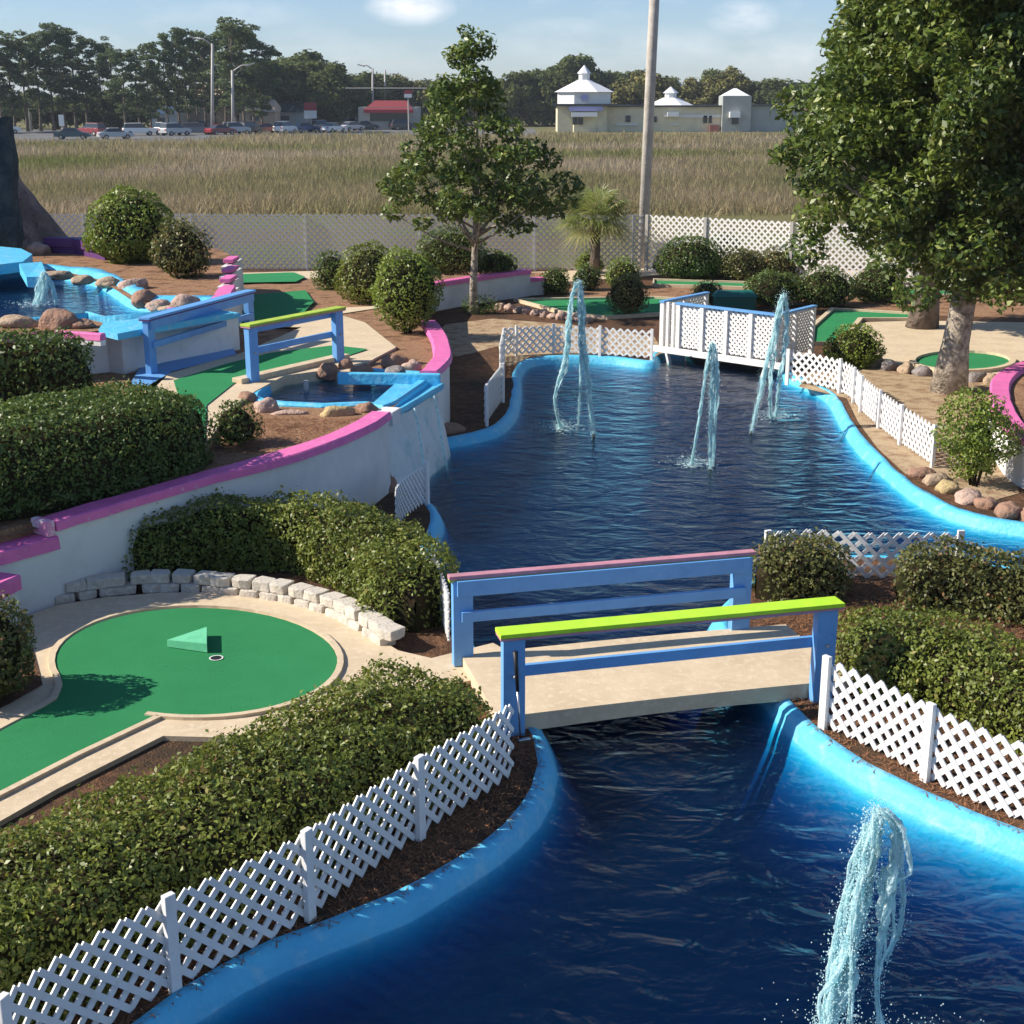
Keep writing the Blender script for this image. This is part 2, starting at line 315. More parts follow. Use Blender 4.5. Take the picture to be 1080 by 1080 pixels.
def frothmat():
    m = bpy.data.materials.new('fountain_froth'); m.use_nodes = True; nt = m.node_tree; N, L = nt.nodes, nt.links
    b = N['Principled BSDF']; b.inputs['Base Color'].default_value = (.80, .96, .98, 1); b.inputs['Roughness'].default_value = .25
    tr = N.new('ShaderNodeBsdfTransparent'); tr.inputs[0].default_value = (.8, .95, .98, 1); tl = N.new('ShaderNodeBsdfTranslucent'); tl.inputs[0].default_value = (.78, .98, 1, 1)
    m1 = N.new('ShaderNodeMixShader'); m1.inputs[0].default_value = .6; m2 = N.new('ShaderNodeMixShader')
    t = N.new('ShaderNodeTexCoord'); n = N.new('ShaderNodeTexNoise'); n.inputs['Scale'].default_value = 16; n.inputs['Detail'].default_value = 5; L.new(t.outputs['Object'], n.inputs['Vector'])
    mr = N.new('ShaderNodeMapRange'); mr.inputs[1].default_value = .38; mr.inputs[2].default_value = .68; mr.inputs[3].default_value = 0; mr.inputs[4].default_value = .4; L.new(n.outputs[0], mr.inputs[0])
    L.new(b.outputs[0], m1.inputs[1]); L.new(tl.outputs[0], m1.inputs[2]); L.new(m1.outputs[0], m2.inputs[1]); L.new(tr.outputs[0], m2.inputs[2]); L.new(mr.outputs[0], m2.inputs[0])
    bp = N.new('ShaderNodeBump'); bp.inputs['Strength'].default_value = .8; bp.inputs['Distance'].default_value = .03; n2 = N.new('ShaderNodeTexNoise'); n2.inputs['Scale'].default_value = 40; L.new(t.outputs['Object'], n2.inputs['Vector']); L.new(n2.outputs[0], bp.inputs['Height']); L.new(bp.outputs[0], b.inputs['Normal'])
    L.new(m2.outputs[0], N['Material Output'].inputs[0]); return m
M['froth'] = frothmat()

# ------------------------------------------------------------------ surfaces with holes
def surface(name, outer, holes, zf, mt, step=1.0, extra=None, parent=None):
    vs = []; es = []
    def loop(poly):
        n0 = len(vs); n = len(poly)
        for p in poly: vs.append(Vector((p[0], p[1])))
        for i in range(n): es.append((n0+i, n0+(i+1) % n))
    loop(outer)
    for h in holes: loop(h)
    if step:
        xs = [p[0] for p in outer]; ys = [p[1] for p in outer]
        x = min(xs)+step/2
        while x < max(xs):
            y = min(ys)+step/2
            while y < max(ys):
                if inside(x, y, outer) and not any(inside(x, y, h) for h in holes): vs.append(Vector((x+random.uniform(-.2, .2)*step, y+random.uniform(-.2, .2)*step)))
                y += step
            x += step
    V, E, Fc, *_ = delaunay_2d_cdt(vs, es, [], 0, 1e-5)
    out = []
    for f in Fc:
        cx = sum(V[i].x for i in f)/3; cy = sum(V[i].y for i in f)/3
        if inside(cx, cy, outer) and not any(inside(cx, cy, h) for h in holes): out.append(tuple(f))
    mb = MB(); mb.add([(v.x, v.y, zf(v.x, v.y)) for v in V], out)
    return mb.build(name, mt, smooth=True, parent=parent)
def flatpoly(name, poly, mt, thick=.0):
    mb = MB()
    if thick: mb.slab(poly, thick)
    else:
        poly = [Vector(p) for p in poly]
        if area2(poly) < 0: poly.reverse()
        mb.add(poly, [tuple(range(len(poly)))])
    return struct(mb.build(name, mt, tri=True, fixn=bool(thick)))

# ------------------------------------------------------------------ main pond
PX = [(140, 1130), (207, 1080), (253, 1050), (300, 1026), (355, 1003), (428, 975), (498, 931), (551, 893), (582, 850), (588, 820), (583, 795), (565, 760), (540, 725), (505, 690), (478, 655), (462, 615),
      (459, 585), (468, 560), (463, 542), (443, 528), (425, 512), (427, 492), (450, 478), (490, 470), (522, 462), (543, 446), (550, 420), (551, 396), (566, 386), (600, 383), (645, 384), (690, 389)]
PX2 = [(700, 378), (740, 368), (800, 372), (822, 398), (850, 412), (872, 425), (884, 446), (900, 472), (928, 500), (960, 527), (1000, 548), (1045, 560), (1090, 568), (1180, 590),
       (1150, 625), (1060, 606), (960, 596), (880, 594), (820, 600), (770, 635), (748, 662), (762, 690), (785, 722), (815, 757), (850, 791), (900, 827), (960, 858), (1020, 884), (1080, 908), (1180, 950), (1240, 1080), (1150, 1300), (600, 1500), (200, 1300)]
WZ = .17
POND = catmull([P(x, y, WZ) for x, y in PX+PX2], .3, True)
if area2(POND) > 0: POND.reverse()                # clockwise: outside is on the left
NP = normals2(POND, True)
def offs(poly, N, d, z): return [V3(p+n*d, z) for p, n in zip(poly, N)]
GZ = .30
mb = MB()
mb.sweep(POND, [(-.55, -1.0), (-.26, -.50), (-.10, -.22), (-.02, -.03), (.02, .04), (.045, .10), (.10, .135), (.16, .15), (.20, .06)], closed=True, closeprof=False, jit=.03)
tag(struct(mb.build('pond_rim', M['cyan'], smooth=True)))
fl = MB(); fl.slab(offs(POND, NP, -.05, WZ-.95), .2); struct(fl.build('pond_floor', M['deepb'], tri=True))
wt = MB(); wt.slab(offs(POND, NP, .06, WZ), 1.6); struct(wt.build('water', M['water'], tri=True))
HOLE = offs(POND, NP, .12, GZ)

# ------------------------------------------------------------------ lower terrace and its walls
Cz = 1.42
cap_main = [P(x, y, z) for x, y, z in ((50, 548, 1.23), (100, 533, 1.25), (160, 516, 1.28), (220, 499, 1.32), (280, 483, 1.37), (335, 466, 1.41), (375, 450, Cz), (402, 434, Cz))]
wall_r = [P(x, y, Cz) for x, y in ((452, 391), (461, 383), (467, 372), (463, 354), (452, 338))]
wall_b = [P(x, y, 1.02) for x, y in ((462, 297), (500, 291), (540, 286), (556, 284))]
left_low = [P(-90, 604, 1.08), P(-20, 583, 1.08), V3(cap_main[0]+(cap_main[1]-cap_main[0]).normalized()*.0, 1.08)]
back_join = [P(440, 322, 1.1), P(448, 306, 1.05)]
def drop(x, y): return .16*min(1, max(0, (-2.9-x)/2))*min(1, max(0, (18-y)/1.5))
TERR = [V3(p, 0)+Vector((-.08, .1, 0)) for p in left_low[:2]]+[V3(p, 0) for p in cap_main+wall_r+back_join+wall_b]+[Vector((1.5, 43.6, 0)), Vector((-22, 43.6, 0)), Vector((-26, 30, 0)), Vector((-18, 14, 0))]
SP = [P(x, y, 1.22) for x, y in ((268, 428), (282, 412), (300, 396), (345, 388), (385, 397), (440, 401), (452, 404), (430, 421), (404, 437), (385, 434), (340, 436), (300, 434))]
SPN = [V3(p, 0) for p in SP]
EXTL = [Vector((-1500, -300, 0)), Vector((1500, -300, 0)), Vector((1500, 2500, 0)), Vector((-1500, 2500, 0))]
NEAR = [Vector((-40, -6, 0)), Vector((40, -6, 0)), Vector((40, 60, 0)), Vector((-40, 60, 0))]
gnd = surface('ground', EXTL, [HOLE], lambda x, y: GZ, M['soil'], step=0); struct(gnd)
struct(surface('terrace_bed', TERR, [SPN], lambda x, y: Zt(y)-drop(x, y)+.03*noise.noise(Vector((x*.8, y*.8, 0))), M['straw'], step=.6))

def wall_thing(name, label, path, zb, thick=.22, capm='pink', wm='stucco', cat='wall', capo=.05, capt=.10, group=None, smooth=.3, capz=0, side=0):
    path = catmull(path, smooth) if smooth else path
    loc = V3(path[0], zb); t = thing(name, label, cat, loc, group)
    N = normals2(path); a = side-thick/2; b = side+thick/2
    V = []; Fc = []
    for p, n in zip(path, N):
        for o, z in ((a, p.z-capt), (b, p.z-capt), (b, zb), (a, zb)):
            q = p+n*o; V.append((q.x, q.y, z))
    for i in range(len(path)-1):
        for j in range(4): j2 = (j+1) % 4; Fc.append((i*4+j, i*4+4+j, i*4+4+j2, i*4+j2))
    k = (len(path)-1)*4; Fc += [(0, 1, 2, 3), (k+3, k+2, k+1, k)]
    MB().add(V, Fc).build('wall_body', M[wm], t)
    if capm:
        MB().sweep(path, [(a-capo, -capt), (a-capo+.01, -.015), (a-capo+.03, 0), (b+capo-.03, 0), (b+capo-.01, -.015), (b+capo, -capt)], jit=.02).build('cap', M[capm], t)
    return t
wall_thing('retaining_wall', 'long white retaining wall with pink cap below the terrace hedge, ending at the small waterfall', cap_main, 0.1)
ll = wall_thing('retaining_wall', 'low stepped-down white wall with purple pink cap at the left edge of the photo', left_low, 0.1, capt=.14, smooth=0, thick=.24)
wall_thing('retaining_wall', 'lowest pink-capped wall step at the far left above the shaded shrub', [P(-90, 640, .88), P(-30, 622, .88), P(8, 604, .88)], .1, capt=.16, smooth=0)
pc = P(44, 549, 1.46)
MB().sweep([p+Vector((-.1, .12, .12)) for p in left_low], [(-.02, 0), (-.02, -.5), (.02, -.5), (.02, 0)]).build('terrace_edge', M['straw'])['kind'] = 'structure'
pc = V3(cap_main[0], 1.16)+Vector((-.04, -.04, 0)); pcap = MB(); pcap.box(V3(pc, 1.165), (.10, .30, .17), .9); tag(pcap.build('pier_cap', M['pinkw'], None, V3(pc, 1.25), bevel=.03), 'chipped pink and white end block on top of the long retaining wall', 'pier')
wall_thing('retaining_wall', 'curved white wall with pink cap right of the small waterfall', wall_r, 0.1)
wall_thing('retaining_wall', 'white retaining wall with pink cap in front of the dark bushes by the slim tree', [P(415, 305, 1.02)]+wall_b, 0.2, capt=.12)
wall_thing('retaining_wall', 'short low pink-capped wall stub behind the first round bush', [P(556, 293, .78), P(572, 292, .78)], .2, smooth=0)

# small pond with its spillway
mb = MB(); SPr = SPN[:]
mb.slab([V3(p, 1.0) for p in SPN], .1); struct(mb.build('small_pond_floor', M['deepb'], tri=True))
mb = MB(); mb.slab([V3(p, 1.215) for p in SPN], .25); struct(mb.build('small_pond_water', M['water_up'], tri=True))
mb = MB(); spc = catmull(SP, .3, True)
mb.sweep([V3(p, 1.2) for p in spc], [(-.05, .16), (-.09, .13), (-.1, -.25), (.1, -.25), (.09, .13), (.05, .16)], closed=True)
struct(mb.build('small_pond_rim', M['cyan']))
# spillway chute: floor and two side curbs carried over the wall top
la, lb = P(398, 439, 1.30), P(458, 404, 1.30)
ra_, rb_ = P(388, 428, 1.32), P(418, 402, 1.32)
t = thing('spillway', 'bright cyan painted spillway lip where the small pond spills over the wall', 'spillway', V3(la, 0))
out = (lb-la); outn = Vector((out.y, -out.x, 0)).normalized()
mb = MB(); mb.slab([V3(la+outn*.12, 1.27), V3(lb+outn*.12, 1.27), V3(rb_, 1.30), V3(ra_, 1.30)], .08); mb.build('chute_floor', M['cyan'], t)
mb = MB(); mb.bar(V3(rb_, 1.36)+Vector((-.9, 0.04, 0)), V3(lb+outn*.1, 1.36), .13, .18); mb.build('side_curb', M['cyan'], t, bevel=.02)
mb = MB(); mb.bar(V3(lb+outn*.14, 1.27), V3(la.lerp(lb, .2)+outn*.14, 1.27), .05, .09); mb.build('lip', M['cyan'], t, bevel=.02)
mb = MB(); mb.box(V3(la.lerp(lb, .12)+outn*.05, 1.24), (.34, .26, .2), math.atan2(out.y, out.x)); mb.build('lip_block', M['stucco'], t, bevel=.02)
t = thing('waterfall_wall', 'teal stained white wall under the small waterfall spilling to the main pond', 'wall', V3(la, 0))
pa = [la+outn*.02, la.lerp(lb, .35)+outn*.10, la.lerp(lb, .7)+outn*.10, lb+outn*.02]
V = []; Fc = []
nn = 14
for i in range(nn+1):
    f = i/nn; q = pa[0].lerp(pa[3], f)
    for k, z in enumerate((1.2, .9, .6, .3, -.2)):
        bul = .12*math.sin(f*math.pi)+.10*(4-k)*0+.07*k+.05*noise.noise(Vector((f*5, z*3, 1)))
        V.append((q.x+outn.x*bul, q.y+outn.y*bul, z))
    for z in (-.2, 1.2): V.append((q.x-outn.x*.2, q.y-outn.y*.2, z))
for i in range(nn):
    for j in range(7): j2 = (j+1) % 7; Fc.append((i*7+j, i*7+7+j, i*7+7+j2, i*7+j2))
Fc += [tuple(range(7)), tuple(nn*7+j for j in range(6, -1, -1))]
MB().add(V, Fc).build('wall_face', M['stained'], t, smooth=False)
mb = MB()
for f in (.32, .68):
    q = la.lerp(lb, f)+outn*.26; mb.tube([V3(q, 1.27), V3(q+outn*.06, 1.0), V3(q+outn*.12, .5), V3(q+outn*.22, 0)], [.012, .016, .02, .03], 6)
mb.build('falling_water', M['froth'], t, smooth=True)

# ------------------------------------------------------------------ upper terrace (left back) with the upper pond
UZ = 2.02
UP = [P(x, y, 1.88) for x, y in ((-80, 300), (-20, 296), (28, 291), (60, 294), (98, 301), (122, 313), (134, 322), (156, 329), (212, 328), (168, 338), (124, 346), (108, 341), (60, 345), (0, 350), (-80, 354))]
UPc = catmull(UP, .35, True); UP0 = [V3(p, 0) for p in UPc]
UT = [V3(P(x, y, UZ), 0) for x, y in ((-200, 366), (-80, 362), (60, 354), (112, 348), (124, 350), (217, 333), (228, 324), (240, 312), (247, 295), (248, 272), (230, 262), (60, 256), (-200, 256))]
struct(surface('upper_terrace_bed', UT, [UP0], lambda x, y: UZ+.03*noise.noise(Vector((x*.5, y*.5, 3))), M['straw'], step=.7))
mb = MB(); mb.slab([V3(p, 1.55) for p in UPc], .1); struct(mb.build('upper_pond_floor', M['deepb'], tri=True))
mb = MB(); mb.slab([V3(p, 1.88) for p in UPc], .4); struct(mb.build('upper_pond_water', M['water_up'], tri=True))
if area2(UPc) > 0: UPc.reverse()
mb = MB(); mb.sweep([V3(p, 1.88) for p in UPc], [(-.45, -.36), (-.1, -.06), (.06, .08), (.2, .2), (.34, .24), (.4, .1)], closed=True, closeprof=False, jit=.08); struct(mb.build('upper_pond_rim', M['cyan'], smooth=True))
fw = [P(x, y, 1.97) for x, y in ((60, 354), (112, 349), (124, 351), (170, 342), (218, 334), (246, 329))]
wall_thing('retaining_wall', 'white ribbed wall below the upper pond, behind the terrace bridge rail', fw, 1.2, capm='cyan', wm='white', capt=.08, smooth=0)
wall_thing('retaining_wall', 'curved pink-capped wall at the right end of the upper terrace', [P(x, y, 2.12) for x, y in ((180, 325), (212, 322), (232, 313), (240, 302))], 1.2, capt=.12)
t = thing('stepped_wall', 'pink-topped wall rising in steps beside the back fairways', 'wall', V3(P(240, 300, 1.2), 1.0))
st = MB(); cs = MB()
for i, (x0, y0, z) in enumerate(((239, 302, 2.10), (241, 291, 2.15), (243, 281, 2.20), (244, 271, 2.25))):
    p = P(x0, y0, z); st.box((p.x, p.y, (z+1)/2-.06), (.16, 1.6, z-1.12), .0); cs.box((p.x, p.y-.02, z-.05), (.22, .7, .08), .0)
st.build('wall_body', M['stucco'], t); cs.build('cap', M['pink'], t, bevel=.02)
flatpoly('pond_lip', [P(x, y, 2.065) for x, y in ((104, 347), (124, 352), (170, 343), (216, 335), (246, 330), (225, 325), (200, 329), (165, 333), (128, 338), (110, 339))], M['cyan'], .1)
pk = [P(x, y, 2.08) for x, y in ((-60, 366), (0, 354), (40, 350), (62, 349), (82, 350), (108, 352))]
wall_thing('kerb', 'pink painted kerb between the upper pond and the clipped hedge', pk, 1.9, thick=.12, capo=.01, capt=.1)
wall_thing('retaining_wall', 'dark purple wall at the foot of the rock mountain', [P(x, y, 2.38) for x, y in ((50, 250), (84, 251), (116, 257))], 1.9, thick=.3, capm='purple', wm='purple', capt=.2, smooth=0)

# ------------------------------------------------------------------ paving and turf
def PG(pts, z): return [P(x, y, z) for x, y in pts]
path_near = PG([(-160, 960), (0, 866), (60, 832), (172, 776), (240, 778), (330, 760), (420, 735), (520, 712), (556, 752), (520, 780)][:8]+[(560, 700), (520, 678), (455, 694), (420, 686), (385, 664), (350, 644), (300, 630), (240, 624), (170, 625), (110, 630), (60, 638), (15, 655), (-60, 700), (-160, 760)], .345)
flatpoly('concrete_path', path_near, M['conc'], .12)
cc, ax_, ay_ = (207, 699), 149, 58
arc = []
for k in range(41):                                  # round green, open to its neck at the lower left
    a = R(196-k*(196+110)/40); arc.append((cc[0]+ax_*math.cos(a), cc[1]-ay_*math.sin(a)))
turf_px = [(-160, 860)]+[(60, 738)]+arc+[(165, 757), (80, 796), (0, 836), (-160, 915)]
turf_near = PG(turf_px, .362)
flatpoly('putting_green', turf_near, M['turf'], .01)
mb = MB(); mb.sweep(catmull([V3(p, .345) for p in PG([(-160, 862), (0, 772), (61, 738)]+arc, .345)], .2), [(0, 0), (.0, .03), (.06, .03), (.06, 0)]); struct(mb.build('green_kerb', M['conc']))
mb = MB(); mb.sweep([V3(p, .345) for p in PG([(165, 757), (80, 797), (0, 838), (-160, 917)], .345)], [(0, 0), (0, .03), (.06, .03), (.06, 0)]); 
mb.build('green_kerb', M['conc'])['kind'] = 'structure'
# shaded patch of bare soil left of the green
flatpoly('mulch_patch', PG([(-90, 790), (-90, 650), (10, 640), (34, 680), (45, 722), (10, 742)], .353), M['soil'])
# terrace fairway crossing the small bridge
def flatT(name, pts, mt, dz, thick=0): return flatpoly(name, [PT(x, y, dz) for x, y in pts], mt, thick)
flatT('terrace_path', [(150, 410), (180, 393), (255, 372), (330, 340), (352, 330), (385, 340), (418, 366), (395, 378), (372, 392), (345, 390), (300, 396), (270, 412), (240, 432), (218, 470), (195, 470), (195, 430)], M['conc'], .05, .3)
flatT('terrace_fairway', [(183, 401), (240, 383), (285, 372), (352, 364), (388, 368), (358, 378), (274, 393), (247, 404), (218, 427), (216, 465), (196, 465), (190, 425)], M['turf'], .064)
flatT('back_path', [(243, 288), (400, 284), (440, 294), (430, 320), (352, 332), (330, 345), (240, 345)], M['conc'], .03)
flatT('back_fairway', [(262, 311), (322, 306), (331, 318), (318, 332), (285, 342), (250, 342), (252, 318)], M['turf'], .05)
flatT('back_fairway', [(250, 289), (310, 287), (322, 292), (312, 297), (252, 298)], M['turf'], .05)
# right and back areas on the ground level
flatpoly('gravel_bed', PG([(455, 356), (470, 342), (520, 336), (600, 342), (690, 355), (700, 372), (690, 376), (640, 374), (600, 374), (560, 376), (543, 384), (535, 386), (525, 365), (500, 372), (470, 378)], .306), M['gravel'])
flatpoly('gravel_bank', PG([(842, 408), (860, 384), (905, 384), (960, 395), (1060, 400), (1050, 440), (1075, 520), (1040, 530), (990, 505), (955, 500), (925, 472), (905, 445), (893, 420)], .306), M['gravel'])
flatpoly('back_walk', PG([(555, 300), (700, 290), (1100, 300), (1400, 312), (1400, 302), (1100, 288), (700, 282), (555, 287)], .312), M['conc'])
flatpoly('back_mulch', PG([(560, 318), (600, 304), (700, 303), (760, 300), (760, 292), (1400, 316), (1400, 345), (960, 332), (855, 318), (700, 316), (640, 320)], .308), M['straw'])
flatpoly('back_mulch', PG([(560, 284), (700, 279), (900, 284), (1200, 290), (1200, 276), (900, 272), (560, 274)], .308), M['straw'])
def fairway(pts, kerb=True, w=.12):
    poly = [P(x, y, .335) for x, y in pts]
    flatpoly('fairway', poly, M['turf'], .03)
    pc_ = poly[:]
    if area2(pc_) > 0: pc_.reverse()
    mb = MB(); mb.sweep([V3(p, .3) for p in pc_], [(0, 0), (0, .09), (w, .09), (w, 0)], closed=True); struct(mb.build('fairway_kerb', M['conc']))
fairway([(545, 317), (690, 315), (745, 318), (745, 324), (700, 331), (640, 335), (600, 331)])
fairway([(857, 363), (859, 346), (880, 327), (965, 332), (965, 337), (905, 337), (884, 362)])
fairway([(690, 296), (790, 299), (790, 304), (690, 301)])
fairway([(866, 306), (1010, 307), (1010, 312), (872, 312)])
el_ = [(1015+50*math.cos(a), 382+10*math.sin(a)) for a in [k*math.pi/12 for k in range(24)]]
flatpoly('side_path', PG([(884, 364), (906, 340), (968, 338), (1200, 342), (1300, 380), (1200, 402), (1090, 402), (1000, 398), (935, 385), (905, 377)], .318), M['conc'])
fairway(el_)

# pine straw needles, one loose mass per bed
def scatter_straw(name, polys, n, zf, seed, ln=.13):
    rg = random.Random(seed); mb = MB(); k = 0
    boxes = [(min(p[0] for p in q), max(p[0] for p in q), min(p[1] for p in q), max(p[1] for p in q)) for q in polys]
    for q, (x0, x1, y0, y1), cnt in zip(polys, boxes, n):
        i = 0; tries = 0
        while i < cnt and tries < cnt*6:
            tries += 1; x = rg.uniform(x0, x1); y = rg.uniform(y0, y1)
            if not inside(x, y, q) : continue
            if name == 'pine_straw' and inside(x, y, HOLE): continue
            a = rg.uniform(0, math.pi); l = ln*rg.uniform(.4, 1); w = .004*rg.uniform(.7, 1.6); z = zf(x, y)+rg.uniform(.004, .022); dz = rg.uniform(-.012, .022)
            c, s_ = math.cos(a), math.sin(a)
            mb.add([(x-c*l/2-s_*w, y-s_*l/2+c*w, z-dz), (x-c*l/2+s_*w, y-s_*l/2-c*w, z-dz), (x+c*l/2, y+s_*l/2, z+dz)], [(0, 1, 2)]); i += 1
    return tag(mb.build(name, M['needle'], fixn=False), 'loose brown pine straw scattered over the planting beds', 'pine straw', kind='stuff')
near_isl = PG([(790, 640), (900, 612), (1080, 620), (1180, 640), (1180, 930), (1080, 890), (960, 845), (880, 795), (840, 750)], .3)
near_l = PG([(0, 1100), (60, 1000), (560, 700), (600, 780), (560, 880), (400, 990), (200, 1080)], .3)
mid_l = PG([(260, 470), (250, 440), (300, 438), (395, 440), (340, 462)], 1.35)
scatter_straw('pine_straw', [near_isl, near_l], [9000, 6000], lambda x, y: .3, 3)
scatter_straw('terrace_straw', [mid_l], [1500], lambda x, y: 1.33, 4)

# ------------------------------------------------------------------ marsh field, road, verge
def sheet(name, x0, x1, y0, y1, z, mt):
    mb = MB(); mb.add([(x0, y0, z), (x1, y0, z), (x1, y1, z), (x0, y1, z)], [(0, 1, 2, 3)]); return struct(mb.build(name, M[mt], fixn=False))
sheet('marsh_field', -500, 500, 45.2, 176, .31, 'field')
sheet('verge', -900, 900, 176, 1400, .305, 'verge')
sheet('road', -500, -40, 182, 215, .32, 'asphalt')
sheet('parking_lot', -120, 4, 215, 262, .325, 'asphalt')
mb = MB()
for k in range(-60, -7): mb.box((k*6, 198.5, .33), (3, .15, .004))
struct(mb.build('lane_marking', M['vinyl']))

def build_faces(name, V, nv, rnd, mt, parent=None, loc=None, extraV=None, extraF=None, core=None):
    """V: (N*nv,3) array of separate faces with nv corners each; optional core mesh in material slot 1"""
    N = len(V)//nv
    ev = np.array(extraV, dtype=np.float64).reshape(-1, 3) if extraV is not None else np.zeros((0, 3)); ef = extraF or []
    me = bpy.data.meshes.new(name)
    me.vertices.add(len(V)+len(ev)); me.vertices.foreach_set('co', np.concatenate([V, ev]).ravel())
    li = list(range(len(V))); ls = list(range(0, len(V), nv)); lt = [nv]*N
    c = len(V)
    for f in ef: ls.append(c); lt.append(len(f)); li += [i+len(V) for i in f]; c += len(f)
    me.loops.add(len(li)); me.loops.foreach_set('vertex_index', li)
    me.polygons.add(len(ls)); me.polygons.foreach_set('loop_start', ls); me.polygons.foreach_set('loop_total', lt)
    if ef: me.polygons.foreach_set('material_index', [0]*N+[1]*len(ef))
    at = me.attributes.new('rnd', 'FLOAT', 'FACE'); at.data.foreach_set('value', np.concatenate([rnd, np.full(len(ef), .1)]))
    me.update(calc_edges=True); me.validate()
    return finish(name, me, mt, parent, loc)
def leaf_quads(pts, nrm, size, rg, flat=.35, aspect=.5):
    n = len(pts); rv = rg.normal(size=(n, 3))
    up = nrm+rg.normal(size=(n, 3))*flat; up /= np.linalg.norm(up, axis=1)[:, None]+1e-9
    ax = np.cross(up, rv); ax /= np.linalg.norm(ax, axis=1)[:, None]+1e-9
    sd = np.cross(up, ax); s = (size*rg.uniform(.6, 1.3, n))[:, None]
    a = pts-ax*s*.5; b = pts+ax*s*.5; l = pts+sd*s*aspect*.5+up*s*.10; r = pts-sd*s*aspect*.5+up*s*.10
    V = np.stack([a, l, b, r], axis=1).reshape(-1, 3); return V

# marsh grass blades: one mass of countless blades
rg = np.random.default_rng(11); n = 230000
py = rg.uniform(0, 1, n)**.8*84+141; px = rg.uniform(-260, 1340, n)
dx = (px-540)/F; v = (540-py)/F; dy = cp+v*sp; dz = -sp+v*cp; tt = (.3-CAM_H)/dz; X = dx*tt; Y = dy*tt
X += rg.normal(size=n)*.3; Y += rg.normal(size=n)*Y*.02; k = (Y > 45.6) & ((Y < 176) | ((X > -38) & (Y < 213))); X = X[k]; Y = Y[k]; n = len(X)
low = np.array([noise.noise(Vector((x*.07, y*.05, 0))) for x, y in zip(X, Y)])
low2 = np.array([noise.noise(Vector((x*.6, y*.25, 5))) for x, y in zip(X, Y)])
h = .82*(.75+.35*rg.uniform(-1, 1, n)+.25*low2)*np.clip(.62+.6*(Y-45)/60, .6, 1.15); w = .006+.00036*Y
a = rg.uniform(0, 6.28, n); lean = rg.normal(size=(n, 2))*.3
V = np.zeros((n, 3, 3)); V[:, 0] = np.stack([X-w, Y, np.full(n, .3)], 1); V[:, 1] = np.stack([X+w, Y+rg.normal(size=n)*w, np.full(n, .3)], 1); V[:, 2] = np.stack([X+lean[:, 0], Y+lean[:, 1], .3+h], 1)
rnd = np.clip(.48+1.0*low+.15*low2+.25*(np.clip((Y-58)/60, -.6, 1))+rg.normal(size=n)*.09, 0, 1)
o = build_faces('marsh_grass', V.reshape(-1, 3), 3, rnd, M['l_grass']); tag(o, 'wide field of tall brown and green marsh grass behind the fence', 'marsh grass', kind='stuff')

